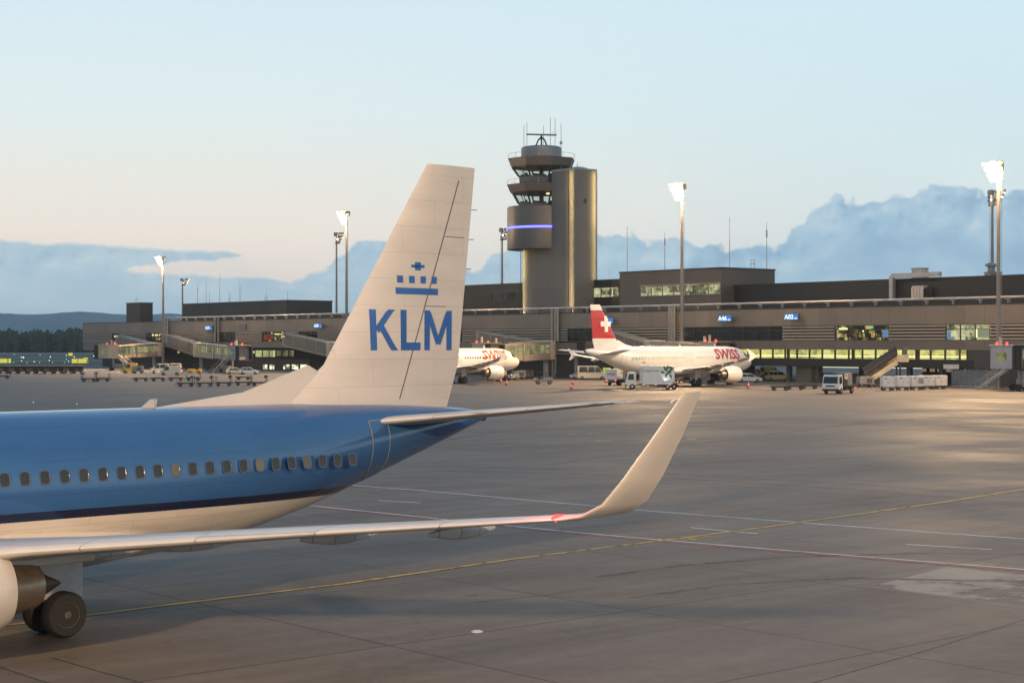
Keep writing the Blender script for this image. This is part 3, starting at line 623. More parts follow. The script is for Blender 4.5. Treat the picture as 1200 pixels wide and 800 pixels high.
disc([(5.5,zy(293)),(rD-.05,zy(293)),(rD,zy(292)),(rD,zy(270.2)),(rD-.12,zy(270.1)),(rD-.12,zy(266)),(rD,zy(265.9)),(rD,zy(244)),(rD-.2,zy(243)),(2,zy(242.6))],64).build('drum',CON2,TW,True)
m=MB()
for q in range(40):
    a=R(150+q*6.2); b=R(150+(q+1)*6.2); zz=zy(267.9)
    m.bar((rD*math.cos(a),rD*math.sin(a),zz),(rD*math.cos(b)+.001,rD*math.sin(b),zz),.1,.42)
m.build('light_line',emit('blue_led',(.10,.10,1.),5.),TW)
O8=R(22.5)-TR*0
def cab(r_b,r_g,r_t,r_r,r_rt,yb,yg,yt,yr,yrt,nm):
    k=1/math.cos(PI/8)
    disc([(r_b*k*.98,zy(yb)),(r_b*k,zy(yg))],8,O8).build('sill_wall',mat('cab_sill',(.07,.08,.09),.5),TW)
    g=disc([(r_b*k,zy(yg)),(r_t*k,zy(yt))],8,O8); 
    for f in [f for f in g.bm.faces if len(f.verts)==8]: g.bm.faces.remove(f)
    gl_=g.build('glazing',glass('cab_glass',(.86,.93,.92),.86),TW)
    m=MB()
    for i in range(8):
        a=O8+i*PI/4; c=Vector((math.cos(a),math.sin(a),0)); m.bar(c*r_b*k*1.01+Vector((0,0,zy(yg))),c*r_t*k*1.01+Vector((0,0,zy(yt))),.28,.28)
        b=O8+(i+1)*PI/4; e=Vector((math.cos(b),math.sin(b),0)); f=.5; cc=c*(1-f)+e*f
        m.bar(cc*r_b*k*1.0+Vector((0,0,zy(yg))),cc*r_t*k*1.0+Vector((0,0,zy(yt))),.12,.12)
    m.build('mullion',FRM,TW)
    disc([(.5,zy(yt)+.05),(r_t*k*.99,zy(yt)),(r_r*k,zy(yr)),(r_rt*k,zy(yrt)),(r_rt*k-.5,zy(yrt)+.1),(1,zy(yrt)+.12)],8,O8).build('roof_ring',RING,TW)
    m=MB(); m.lathe([(.35,zy(yb)),(.35,zy(yt))],n=12); m.build('core',DRK,TW)
    m=MB(); r_=r_b*k*.9
    for i in range(8):
        a=O8+i*PI/4+.1; b=O8+(i+1)*PI/4-.1
        m.bar((r_*math.cos(a),r_*math.sin(a),zy(yg)+.25),(r_*math.cos(b),r_*math.sin(b),zy(yg)+.02),.8,.4)
        if i%2: m.box((r_*.93*math.cos(a+.3),r_*.93*math.sin(a+.3),zy(yg)+.5),(.4,.4,.5),rz=a)
    m.build('console',DRK,TW)
    m=MB(); 
    for i in range(24):
        a=2*PI*i/24; 
        if i%3==0: m.tube((r_rt*k*.95*math.cos(a),r_rt*k*.95*math.sin(a),zy(yrt)),(r_rt*k*.95*math.cos(a),r_rt*k*.95*math.sin(a),zy(yrt)+1.0),.04,n=5)
    m.lathe([(r_rt*k*.95-.03,zy(yrt)+.95),(r_rt*k*.95+.03,zy(yrt)+1.)],n=24,caps=False); m.build('railing',MET,TW)
cab(4.6,5.0,5.75,6.3,6.95,243,239.5,227.5,226.5,217.5,'lower'); cab(4.5,5.1,5.85,6.15,6.75,217.6,208,197.6,196.5,187,'upper')
disc([(4.25,zy(187.5)),(4.25,zy(174)),(3.9,zy(172.6)),(.5,zy(172.2))],40).build('roof_drum',mat('roof_drum_metal',(.2,.215,.225),.45,.4,.1),TW,True)
m=MB(); zc=zy(172.3)
for a in (20,140,260): m.path([(1.4*math.cos(R(a)),1.4*math.sin(R(a)),zc),(.7*math.cos(R(a)),.7*math.sin(R(a)),zc+1.5),(0,0,zc+1.9)],.16)
m.lathe([(.5,zc+1.6),(.35,zc+2.0),(.2,zc+2.1),(.2,zc+2.4)],n=12); tr_=m.build('radar_tripod',mat('radar_black',(.025,.025,.03),.5),TW,True)
m=MB(); M=Matrix.Rotation(-TR+R(12),4,'Z'); m.box((0,0,zc+2.5),(6.4,.35,.28),M=Matrix.Translation((0,0,0))@M) if 0 else None
m.bm.free(); m=MB(); m.bar(M@Vector((-3.2,0,zc+2.55)),M@Vector((3.2,0,zc+2.55)),.4,.3); m.build('radar_bar',mat('radar_grey',(.13,.15,.16),.5),TW)
for dx,py0 in ((-20.5,147),(-17,144),(2.5,147.5),(10.5,137.5),(16,139),(23,145)):
    w=Vector((dx/TS,0,0)); w.rotate(Matrix.Rotation(-TR,3,'Z')); m=MB(); m.tube((w.x,w.y,zy(174)),(w.x,w.y,zy(py0)),.06,n=6)
    if dx==16: m.tube((w.x,w.y,zy(155)),(w.x-.8,w.y,zy(155)),.04,n=5)
    if dx==23: m.box((w.x,w.y,zy(167.5)),(.4,.4,.6))
    m.build('aerial',MET,TW)
m=MB()
for a,b in ((6.,0),(9.,2),(12.5,-1)): m.tube((a,b,zt),(a,b,zt+1.7),.04,n=5)
m.build('aerial',MET,TW)
m=MB(); m.box((5.6,-3.,zy(230)),(.5,.5,.3)); m.build('cab_lamp',emit('cab_lamp',(1,.75,.4),1.5),TW)
EDGE=19.
NEARP=880000.
# ------------------------------------------------------------------ floodlight masts
WARM=(1.,.63,.31)
POLE=mat('mast_pole',(.2,.175,.15),.45,.6,.15); HOUS=mat('lamp_housing',(.22,.22,.22),.45,.5)
LENS=emit('sodium_lens',(1.,.60,.20),7.); LENS2=emit('sodium_lens_side',(1.,.62,.25),5.)
def flood_mast():
    a=thing('floodlight_mast','','floodlight mast'); H=30.
    m=MB(); m.tube((0,0,0),(0,0,H),.36,.19,n=14); m.lathe([(.75,0),(.75,.25),(.45,.3)],n=12)
    m.build('pole',POLE,a,True)
    m=MB()
    for i in range(60): 
        z=2+i*.45; m.box((.36,0,z),(.22,.3,.05))
    m.box((.46,-.15,15.5),(.04,.04,27)); m.box((.46,.15,15.5),(.04,.04,27)); m.build('ladder',MET,a)
    m=MB()
    for k in range(4):
        z=H-.9+k*.72; w=.95+.24*k
        m.bar((-w-.3,-.35-.28*k,z),(w+.3,-.35-.28*k,z),.1,.1); m.bar((0,0,z),(0,-.35-.28*k,z),.1,.1)
    for s in (-1,1): m.bar((s*.4,-.3,H-1),(s*1.75,-1.25,H+1.5),.1,.1)
    m.bar((0,-.15,H-1.2),(0,-1.2,H+1.5),.14,.14); m.build('lamp_frame',HOUS,a)
    m=MB(); m.box((0,.35,H+1.2),(.8,.7,.9)); m.build('ballast_box',HOUS,a)
    for k in range(4):
        z=H-.72+k*.72; w=.95+.24*k
        for i in range(3 if k<2 else 4):
            nn=(3 if k<2 else 4); x=-w+2*w*i/(nn-1); yaw=R(-38)*(x/1.6)
            M=Matrix.Translation((x,-.55-.28*k,z))@Matrix.Rotation(-yaw if 0 else yaw*-1,4,'Z')@Matrix.Rotation(R(28),4,'X')
            m=MB(); rg=[[Vector(p) for p in ((-.2,.28,-.17),(.2,.28,-.17),(.2,.28,.17),(-.2,.28,.17))],[Vector(p) for p in ((-.34,-.1,-.3),(.34,-.1,-.3),(.34,-.1,.3),(-.34,-.1,.3))]]
            m.loft([[M@p for p in r] for r in rg],True); f=m.build('floodlight',HOUS,a)
            m=MB(); m.box((0,-.115,0),(.47,.024,.38),M=Matrix()); 
            for v in m.bm.verts: v.co=M@v.co
            m.build('lens',LENS,f)
    return a
mp=flood_mast(); used=False
def lamp(loc,aim,power,size=150,name='mast_lamp',rad=.9,col=WARM,blend=.7):
    l=bpy.data.lights.new(name,'SPOT'); l.energy=power; l.color=col; l.spot_size=R(size); l.spot_blend=blend; l.shadow_soft_size=rad
    o=bpy.data.objects.new(name,l); COL.objects.link(o); o.location=loc; o.rotation_euler=(Vector(aim)-Vector(loc)).to_track_quat('-Z','Y').to_euler(); return o
FRONT_P=165000.
for px,py,yo,front,lab in ((191,304,-16,1,'lit floodlight mast above the white van at the left jet bridges'),(406,253,-14,1,'lit floodlight mast left of the airliner tail fin'),(799,222,-13,1,'lit floodlight mast behind the airliner with the red fin'),(1170,198,-12,1,'lit floodlight mast at the right edge, taller of the pair'),
    (214,329,55,0,'short looking floodlight mast behind the dark left roof storey'),(394.5,277,45,0,'unlit side floodlight mast standing just left of the lit mast near the tail fin'),(588.5,272,40,0,'floodlight mast behind the roof, just left of the control tower'),(1163,229,40,0,'floodlight mast behind the roof at the right edge, lower of the pair')):
    x=tx(px,yo); w=tw(x,yo); z=tz(px,py,yo)
    rz=TR+R(-8) if front else TR+PI
    o=place(mp,used,w,rz,lab,'apron floodlight masts'); used=True
    o.scale=(1,1,(z-.4)/30.4)
    hl=tw(x,yo+(-2.3 if front else 2.3),z)
    if front:
        lamp(hl,tw(x-6,yo-50,0),FRONT_P,136)
        l=bpy.data.lights.new('mast_glow','POINT'); l.energy=24000; l.color=WARM; l.shadow_soft_size=.8; p=bpy.data.objects.new('mast_glow',l); COL.objects.link(p); p.location=tw(x,yo-1.9,z-1.)
    else:
        lamp(hl,tw(x,yo+60,0),FRONT_P*.4,150)
        l=bpy.data.lights.new('mast_glow','POINT'); l.energy=4000; l.color=WARM; l.shadow_soft_size=.6; p=bpy.data.objects.new('mast_glow',l); COL.objects.link(p); p.location=tw(x,yo+2.2,z-.6)
# light strips on the tower edges: a slim housing off the wall, shining back onto it
YW_=(1.,.72,.28)
for x,y,nx,ny,z0,z1 in ((s1-.9,n0-.75,0,1,9.,zy(207)),(s1+.7,n1-.7,-1,0,9.,zy(207)),(s0+.45,n0-.7,0,1,9.,zy(294))):
    m=MB(); m.box((x-nx*.06,y-ny*.06,(z0+z1)/2),(.1,.1,z1-z0)); m.build('light_housing',DRK,TW)
    for q in range(3):
        za=z0+(z1-z0)*q/3; zb=z0+(z1-z0)*(q+1)/3
        l=bpy.data.lights.new('tower_edge_lamp','AREA'); l.shape='RECTANGLE'; l.size=.08; l.size_y=(zb-za); l.energy=EDGE*(zb-za)*(.75 if q==1 else 1.2); l.color=YW_
        o=bpy.data.objects.new('tower_edge_lamp',l); COL.objects.link(o); o.parent=TW; o.location=(x,y,(za+zb)/2)
        o.rotation_euler=(R(90),0,0) if ny else (R(90),0,R(90))
        if ny: o.rotation_euler=(R(90),0,0)
# two added lamps, unseen behind the camera, to warm the foreground
lamp((-52,-44,30),(4,24,0),NEARP*.62,105,'near_fill_lamp',1.5)
lamp((46,-40,30),(6,26,0),NEARP*.30,105,'near_fill_lamp',1.5)

# ------------------------------------------------------------------ passenger bridges
BEI=mat('bridge_panel',(.40,.34,.27),.5,.1,.1,.5); GRY=mat('bridge_grey',(.26,.27,.29),.5,.2,.1); RIB=mat('bridge_rib',(.3,.26,.21),.5,.2)
TYRE=mat('tyre',(.02,.02,.02),.8); RUB=mat('hood_rubber',(.03,.03,.032),.8)
IN_TUN=interior('tunnel_interior',[(.2,(.08,.09,.04)),(.5,(.30,.31,.14)),(.8,(.52,.52,.28))],.75,1.4,3,9.)
BEA=emit('red_beacon',(1.,.05,.04),5.)
def jet_bridge(label,rot,cab,aim,walk=None,zr=3.9,zc=3.4,cabmat=BEI,wheel_f=.80,stairs=True,stside=1):
    # all in the terminal frame; aim = heading of the cab (radians, local)
    a=thing('jet_bridge',label,'jet bridge',tw(rot[0],rot[1]),TR,'passenger bridges along the terminal')
    dx,dy=cab[0]-rot[0],cab[1]-rot[1]; L=math.hypot(dx,dy); d=Vector((dx/L,dy/L,0)); s=Vector((-d.y,d.x,0))
    m=MB(); m.lathe([(2.1,zr-.4),(2.1,zr+3.0),(1.9,zr+3.2),(.2,zr+3.4)],n=20); m.build('rotunda',BEI,a,True)
    m=MB(); m.lathe([(1.1,0),(1.1,.3),(.55,.35),(.55,zr-.6),(1.6,zr-.41)],n=16); m.build('column',GRY,a,True)
    P0=d*1.9; P1=d*(L*.52); P2=d*(L-1.6); z=lambda t:zr+(zc-zr)*t
    def sec(nm,A,B,ta,tb,w,h0,h1):
        m=MB(); A2=A+Vector((0,0,z(ta)+(h0+h1)/2)); B2=B+Vector((0,0,z(tb)+(h0+h1)/2)); m.bar(A2,B2,w,h1-h0)
        n=max(3,int((B-A).length/3))
        for i in range(n+1):
            q=A2.lerp(B2,i/n)
            for sg in (-1,1): m.bar(q+s*sg*(w/2+.05)-Vector((0,0,(h1-h0)/2)),q+s*sg*(w/2+.05)+Vector((0,0,(h1-h0)/2)),.14,.1)
        m.bar(A2+Vector((0,0,(h1-h0)/2+.1)),B2+Vector((0,0,(h1-h0)/2+.1)),w+.3,.16); m.bar(A2-Vector((0,0,(h1-h0)/2+.15)),B2-Vector((0,0,(h1-h0)/2+.15)),w+.2,.24)
        o=m.build(nm,BEI,a); 
        for sg in (-1,1):
            mm=MB(); k=n
            for i in range(k):
                p=A2.lerp(B2,(i+.12)/k)+s*sg*(w/2+.02); q=A2.lerp(B2,(i+.88)/k)+s*sg*(w/2+.02); mm.bar(p+Vector((0,0,.25)),q+Vector((0,0,.25)),.06,1.55)
            mm.build('window',IN_TUN,o)
    sec('tunnel',P0,P1,0,.52,2.9,-.1,2.9); sec('inner_tunnel',P1,P2,.52,1,2.5,.05,2.65)
    ca=Vector((math.cos(aim),math.sin(aim),0)); C=Vector((dx,dy,0))
    m=MB(); m.box(C+Vector((0,0,zc+1.4)),(3.4,3.6,3.2),rz=aim); m.box(C+Vector((0,0,zc+3.1)),(3.7,3.9,.2),rz=aim); m.build('cab',cabmat,a,bevel=.05)
    m=MB(); sa=Vector((-ca.y,ca.x,0))
    for i in range(5):
        q=C+ca*(1.75+i*.28); k=1+.05*(i%2)
        M=Matrix.Rotation(aim,4,'Z'); pts=[Vector((-1.7*k,-.2)),Vector((1.7*k,-.2)),Vector((1.7*k,2.9*k)),Vector((-1.7*k,2.9*k))]
        for p,r in zip(pts,pts[1:]+pts[:1]):
            m.bar(q+sa*p.x+Vector((0,0,zc+p.y)),q+sa*r.x+Vector((0,0,zc+r.y)),.3,.22)
    m.build('hood',RUB,a)
    for sg in (-1,1):
        m=MB(); c=C+sa*sg*1.83+Vector((0,0,zc+1.55)); m.box(c,(1.6,.04,1.1),rz=aim); m.build('window',IN_TUN,a)
        m=MB(); m.lathe([(.16,0),(.16,.25),(.05,.36)],Matrix.Translation(C+sa*sg*1.4-ca*.9+Vector((0,0,zc+3.21))),10); m.build('beacon',BEA,a)
    m=MB(); m.tube(C-ca*1.1+Vector((0,0,zc+3.2)),C-ca*1.1+Vector((0,0,zc+4.3)),.22,n=8); m.tube(C-d*5+Vector((0,0,zc+2.9)),C-d*5+Vector((0,0,zc+4.1)),.25,n=8); m.build('roof_post',BEI,a)
    w=d*(L*wheel_f)
    m=MB()
    for sg in (-1,1): m.bar(w+s*sg*1.2+Vector((0,0,1.)),w+s*sg*1.2+Vector((0,0,zc+1.2)),.4,.4)
    m.bar(w-s*1.9+Vector((0,0,.75)),w+s*1.9+Vector((0,0,.75)),.6,.5); m.bar(w-s*1.3+Vector((0,0,zc-.4)),w+s*1.3+Vector((0,0,zc-.4)),.5,.3); m.box(w+Vector((0,0,1.3)),(1.2,1.6,.7),rz=math.atan2(d.y,d.x)); m.build('carriage',GRY,a)
    for sg in (-1,1):
        for e in (-.45,.45): 
            m=MB(); c=w+s*sg*1.6+d*e*2+Vector((0,0,.5)); m.tube(c-s*.22,c+s*.22,.5,n=16); m.build('wheel',TYRE,a,True)
    if stairs:
        m=MB(); A=C-ca*1.2-sa*2.4*stside; B=A-ca*5.2-sa*.6*stside
        for i in range(11): q=(A+Vector((0,0,zc))).lerp(B,i/11.); m.box(q,(.5,1.1,.06),rz=aim)
        for sg in (-.55,.55):
            m.bar(A+sa*sg+Vector((0,0,zc-.1)),B+sa*sg+Vector((0,0,.05)),.08,.3); m.bar(A+sa*sg+Vector((0,0,zc+1)),B+sa*sg+Vector((0,0,1.1)),.06,.06)
            for i in range(6): q=(A+Vector((0,0,zc))).lerp(B,i/5.)+sa*sg; m.bar(q,q+Vector((0,0,1.)),.05,.05)
        m.box(A+ca*.6+sa*.2+Vector((0,0,zc-.08)),(1.6,1.5,.1),rz=aim); m.build('stairs',MET,a)
    if walk:
        A=Vector((walk[0]-rot[0],walk[1]-rot[1],walk[2])); B=Vector((0,0,zr)); e=(B-A); e.z=0; e.normalize(); B=B-e*1.8
        sd=Vector((-e.y,e.x,0)); m=MB(); Hh=Vector((0,0,2.9)); up=Vector((0,0,1))
        m.bar(A+Hh,B+Hh,2.9,.28); m.bar(A,B,2.9,.34)
        for sg in (-1,1):
            for k in range(6): q=up*(.45+k*.4)+sd*sg*1.35; m.bar(A+q,B+q,.1,.2)
            n=4
            for i in range(n+1): q=A.lerp(B,i/n)+sd*sg*1.28; m.bar(q,q+Hh,.16,.16)
        o=m.build('walkway',[RIB],a); m=MB(); m.bar(A+up*1.45,B+up*1.45,1.6,2.4); m.build('inner_screen',DRK,o)
    return a
def loc(w): 
    v=Vector((w[0]-OX,w[1]-OY)); return (v.x*EU[0]+v.y*EU[1],v.x*EV[0]+v.y*EV[1])
def gl_(px,py): p=G(px,py); return loc(p)
def rp_(px,yo): return (tx(px,yo),yo)
jet_bridge('beige jet bridge at the left end of the terminal, nearest the airfield',rp_(181,-9),gl_(127,434.5),R(200),(tx(141,-1.6),-1.6,6.2),3.7,3.3,stairs=True)
jet_bridge('jet bridge with a grey cab beside the parked white estate car',rp_(236,-9),gl_(280,437.5),R(0),(tx(200,-1.6),-1.6,6.2),3.7,3.2,GRY,.72)
jet_bridge('jet bridge mostly hidden behind the blue and white tail fin',rp_(393,-8),gl_(425,440),R(-70),(tx(337,-1.6),-1.6,6.3),3.9,3.3)
jet_bridge('jet bridge docked at the nose of the first parked airliner, left of the tower base',rp_(640,-9),loc((-4.6,301.5)),R(6),(tx(565,-1.6),-1.6,6.2),4.0,3.6,stairs=False)
jet_bridge('jet bridge docked at the nose of the red finned airliner, mostly hidden behind its fuselage',rp_(767,-8),loc((33.2,279.2)),R(6),(tx(717,-1.6),-1.6,6.2),4.0,3.8,stairs=False)
jet_bridge('large jet bridge with a grey cab cut by the right edge of the photo',rp_(1300,-7),loc((70.0,241.0)),R(6),None,3.9,3.3,mat('bridge_light_grey',(.34,.35,.37),.5,.15),.86,stside=-1)
m=MB() 
x0,x1=tx(643,-7),tx(681,-7)
lk=thing('link_corridor','short louvred corridor joining the jet bridge rotunda to the wall right of the tower','corridor',tw(x0,-7),TR)
rng(m,0,x1-x0,-1.2,1.2,4.2,4.5); rng(m,0,x1-x0,-1.2,1.2,6.9,7.15); rng(m,0,x1-x0,-1.0,1.0,4.5,6.9); m.build('corridor_shell',DRK,lk)
m=MB()
for k in range(5): rng(m,0,x1-x0,-1.28,-1.12,4.65+k*.46,4.87+k*.46)
m.build('louvre',SLT,lk)
for q in (.15,.85):
    m=MB(); rng(m,(x1-x0)*q-.2,(x1-x0)*q+.2,-.3,.3,0,4.2); m.build('column',GRY,lk)
# ------------------------------------------------------------------ airliners: local x runs aft from the nose, +y = right wing
def pchip(P,s):
    xs=[p[0] for p in P]
    if s<=xs[0]: return P[0][1:]
    if s>=xs[-1]: return P[-1][1:]
    i=max(k for k in range(len(xs)) if xs[k]<=s); i=min(i,len(xs)-2); hh=xs[i+1]-xs[i]; q=(s-xs[i])/hh; o=[]
    for c in range(1,len(P[0])):
        def sl(j): return (P[j+1][c]-P[j][c])/(xs[j+1]-xs[j])
        def dv(j):
            if j==0: return sl(0)*1.5
            if j==len(xs)-1: return sl(j-1)
            a,b=sl(j-1),sl(j); return 0 if a*b<=0 else 2*a*b/(a+b)
        y0,y1,d0,d1=P[i][c],P[i+1][c],dv(i)*hh,dv(i+1)*hh
        o.append((2*q**3-3*q*q+1)*y0+(q**3-2*q*q+q)*d0+(-2*q**3+3*q*q)*y1+(q**3-q*q)*d1)
    return o
AF=[(1,0),(.85,.018),(.65,.042),(.45,.060),(.28,.064),(.14,.054),(.05,.034),(.012,.017),(0,0),(.012,-.014),(.05,-.026),(.14,-.036),(.28,-.042),(.45,-.040),(.65,-.028),(.85,-.012)]
def wing_loft(m,secs,side,tk=1.):   # secs: (y, LE, chord, z, thickness scale, cant)
    rings=[]
    for y,le,c,z,th,cant in secs:
        n=Vector((0,-math.sin(cant),math.cos(cant))); rings.append([Vector((le+a*c,y,z))+n*(b*c*th) for a,b in AF])
    if side<0: rings=[[Vector((p.x,-p.y,p.z)) for p in r] for r in rings]
    m.loft(rings,True); return m
def fin_loft(m,secs,th=.8):   # vertical: (z, LE, chord)
    UP=sorted(p for p in AF if p[1]>=0); SY=[(a,b+.01) for a,b in UP[::-1]]+[(a,-b-.01) for a,b in UP[1:]]; m.loft([[Vector((le+a*c,b*c*th,z)) for a,b in SY] for z,le,c in secs],True); return m
RUBB=TYRE; ALU=mat('bare_aluminium',(.55,.55,.55),.3,.9,.08); DKM=mat('engine_dark',(.05,.045,.04),.45,.6); FAN=mat('fan_blades',(.06,.06,.065),.35,.7); GEAR=mat('gear_grey',(.42,.42,.42),.45,.4)
BRASS=mat('hot_nozzle',(.30,.25,.19),.35,.85,.2)
WINK=mat('aircraft_glass',(.02,.022,.025),.08)
def white(name,c=(.74,.73,.71)): return mat(name,c,.32,0,.05,.35,coat=.4)
def airliner(name,label,SEC,mats,D,loc,rz,k,nwin,win,lit):
    a=thing(name,label,'airliner',loc,rz); a.scale=(k,k,k)
    L=SEC[-1][0]
    def S(s,phi,off=0.):     # phi from the crown, + = right side
        zb,zt,hw=pchip(SEC,s); c=(zb+zt)/2; r=(zt-zb)/2
        return Vector((s,(hw+off)*math.sin(phi),c+(r+off)*math.cos(phi)))
    ss=[0]+[.08,.2,.4,.7,1.,1.4,1.8,2.3,2.8,3.4,4.,5.,6.]+[6.+(L-6.)*i/34 for i in range(1,35)]
    m=MB(); m.loft([[S(s,2*PI*i/40) for i in range(40)] for s in ss],True); fu=m.build('fuselage',mats['body'],a,True)
    def patch(name_,s0,s1,p0,p1,mt,par,off=.015,ns=6,npp=4,side=1):
        m=MB(); V=[S(s0+(s1-s0)*i/ns,side*(p0+(p1-p0)*j/npp),off) for i in range(ns+1) for j in range(npp+1)]
        m.poly(V,[(i*(npp+1)+j,(i+1)*(npp+1)+j,(i+1)*(npp+1)+j+1,i*(npp+1)+j+1) for i in range(ns) for j in range(npp)]); return m.build(name_,mt,par,True)
    def zphi(s,z):
        zb,zt,hw=pchip(SEC,s); c=(zb+zt)/2; r=(zt-zb)/2; return math.acos(max(-1,min(1,(z-c)/r)))
    # flight deck glazing
    for sd in (-1,1):
        for s0,s1,za,zb_ in D['cockpit']:
            sm=(s0+s1)/2; patch('cockpit_window',s0,s1,zphi(sm,za) if za<pchip(SEC,s0)[1] else .12,zphi(sm,zb_),WINK,fu,.012,4,3,sd)
    # cabin windows and doors
    wz=D['win_z']; x0,x1=D['win_x']; proto={}
    for sd in (-1,1):
        base=None
        for i in range(nwin):
            s=x0+(x1-x0)*i/(nwin-1)
            if any(abs(s-q)<.75 for q in D['win_skip']): continue
            if base is None:
                p=zphi(s,wz); dp=.165/ (pchip(SEC,s)[1]-pchip(SEC,s)[0])*2
                bs=s; mm=MB(); V=[]
                for q in range(16):
                    an=2*PI*q/16; ca_,sa_=math.cos(an),math.sin(an); V.append(S(s+.125*math.copysign(abs(ca_)**.6,ca_),sd*(p+dp*math.copysign(abs(sa_)**.6,sa_)),.012))
                mm.poly(V,[tuple(range(16))]); O=[S(s+(v_.x-s)*1.28,0,0) for v_ in V]
                ctr=sum(V,Vector())/16; V2=[V[q_]+(V[q_]-ctr)*.17-(V[q_]-ctr).normalized()*0 for q_ in range(16)]
                mm.poly(V+V2,[(q_,(q_+1)%16,16+(q_+1)%16,16+q_) for q_ in range(16)],1); base=mm.build('window',[win,mats.get('ring',mats['seam'])],fu)
            else:
                c=base.copy(); COL.objects.link(c); c.location=(s-bs,0,0)
        for s,w,za,zb_,nm in D['doors']:
            p0,p1=zphi(s,za),zphi(s,zb_); e=.035
            m=MB(); q=patch
            o=patch(nm,s-w/2,s+w/2,p0,p1,mats['body'],fu,.02,4,8,sd)
            for A in ((s-w/2-e,s-w/2,p0,p1),(s+w/2,s+w/2+e,p0,p1)): patch('door_seam',*A,mats['seam'],o,.016,1,8,sd)
            for A in ((s-w/2,s+w/2,p0-e/2,p0),(s-w/2,s+w/2,p1,p1+e/2)): patch('door_seam',*A,mats['seam'],o,.016,4,1,sd)
    # wings
    zr=D['root_z']
    m=MB(); bf=D['fairing']; ring=[]
    for i in range(13):
        q=i/12; s=bf[0]+(bf[1]-bf[0])*q; e=math.sin(PI*q)**.5 if 0<q<1 else 0.02; hw=bf[2]*(.6+.4*e); zb=pchip(SEC,s)[0]
        ring.append([Vector((s,hw*math.cos(2*PI*j/20),zb+.55+ (.25+.75*e)*bf[3]*math.sin(2*PI*j/20))) for j in range(20)])
    m.loft(ring,True); m.build('belly_fairing',mats['belly'],fu,True)
    for sd in (-1,1):
        m=wing_loft(MB(),D['wing'],sd); w=m.build('wing',mats['wing'],a,True)
        for y,le,c,z in D['tracks']:
            m=MB(); rings=[]
            for q in range(9):
                x=le+c*.45+ (c*.55+.7)*q/8; r=.03+.15*math.sin(PI*q/8); zz=z-.16+.02*(q/8)
                rings.append([Vector((x,sd*y+r*.7*math.cos(2*PI*j/8),zz+r*math.sin(2*PI*j/8))) for j in range(8)])
            m.loft(rings,True); m.build('flap_track_fairing',mats['wing'],w,True)
        m=MB()
        if D['winglet']=='blend': wing_loft(m,D['wlet'],sd)
        else:
            le,c,z,y=D['tip']
            m.prism([(le+.2,z),(le+c+.9,z+1.0),(le+c+1.2,z+1.0),(le+c+.35,z),(le+c+.8,z-.75),(le+c+.5,z-.75)],sd*y-.05,sd*y+.05)
        m.build('winglet',mats['winglet'],w,D['winglet']=='blend')
        m=MB(); le,c,z,y=D['tip']; m.lathe([(.02,-.05),(.075,.05),(.06,.30),(.02,.36)],Matrix.Translation((le-.02,sd*(y-.12),z+.02))@Matrix.Rotation(PI/2,4,'Y'),10)
        m.build('navigation_light',emit('red_light',(1.,.035,.03),6) if sd<0 and lit else (emit('green_light',(.05,1.,.3),6) if lit else WINK),w,True)
        # engine
        ex,ey,ez,er=D['engine']; M=Matrix.Translation((ex,sd*ey,ez))@Matrix.Rotation(PI/2,4,'Y')
        q=er
        m=MB(); m.lathe([(q*.80,.55),(q*.82,.2),(q*.86,.03),(q*.91,0),(q*.96,.06),(q*1.03,.4),(q*1.07,1.1),(q*1.05,2.0),(q*.93,2.9),(q*.80,3.25),(q*.76,3.22),(q*.74,2.9)],M,36,caps=False); e=m.build('engine',mats['nacelle'],a,True)
        m=MB(); m.lathe([(q*.90,-.012),(q*.93,-.008),(q*.975,.06),(q*.985,.14)],M,36,caps=False); m.build('intake_lip',ALU,e,True)
        m=MB(); m.lathe([(q*.80,.6),(.05,.62)],M,36); 
        for b in range(22):
            g=2*PI*b/22; m.bar(M@Vector((.25*math.cos(g),.25*math.sin(g),.55)),M@Vector((q*.79*math.cos(g+.12),q*.79*math.sin(g+.12),.5)),.02,.16)
        m.build('fan',FAN,e); m=MB(); m.lathe([(.01,.12),(.16,.3),(.28,.56)],M,16); m.build('spinner',mats['seam'],e,True)
        m=MB(); m.lathe([(q*.74,2.9),(q*.62,2.95),(q*.60,3.3),(q*.50,4.0),(q*.42,4.15),(q*.38,4.1)],M,28); m.build('nozzle',BRASS,e,True)
        m=MB(); m.lathe([(q*.30,3.9),(q*.24,4.3),(.03,4.75)],M,18); m.build('exhaust_cone',DKM,e,True)
        m=MB(); y=ey; wz_=D['pylon_z']; 
        m.loft([[Vector((x,sd*(y-w_),z)),Vector((x,sd*(y+w_),z)),Vector((x,sd*(y+w_),z2)),Vector((x,sd*(y-w_),z2))] for x,w_,z,z2 in ((ex+.9,.05,ez+q*.98,ez+q*1.12),(ex+2.,.2,ez+q*.8,wz_),(ex+3.6,.22,ez+q*.45,wz_+.05),(ex+5.6,.06,wz_-.35,wz_-.02))],True); m.build('pylon',mats['nacelle'],e)
        # tailplane
        m=wing_loft(MB(),D['stab'],sd); m.build('tailplane',mats['wing'],a,True)
        # main gear
        gx,gy=D['gear']; gr_=D['wheel_r']
        m=MB(); m.tube((gx,sd*gy,.45),(gx,sd*gy,zr+.2),.16,n=10); m.bar((gx,sd*gy,gr_),(gx-.9,sd*(gy-.6),zr),.12,.12); m.tube((gx,sd*gy-.62,gr_),(gx,sd*gy+.62,gr_),.10,n=8); m.box((gx,sd*(gy+.3),zr-.55),(1.15,.06,1.25)); gg=m.build('main_gear',GEAR,a)
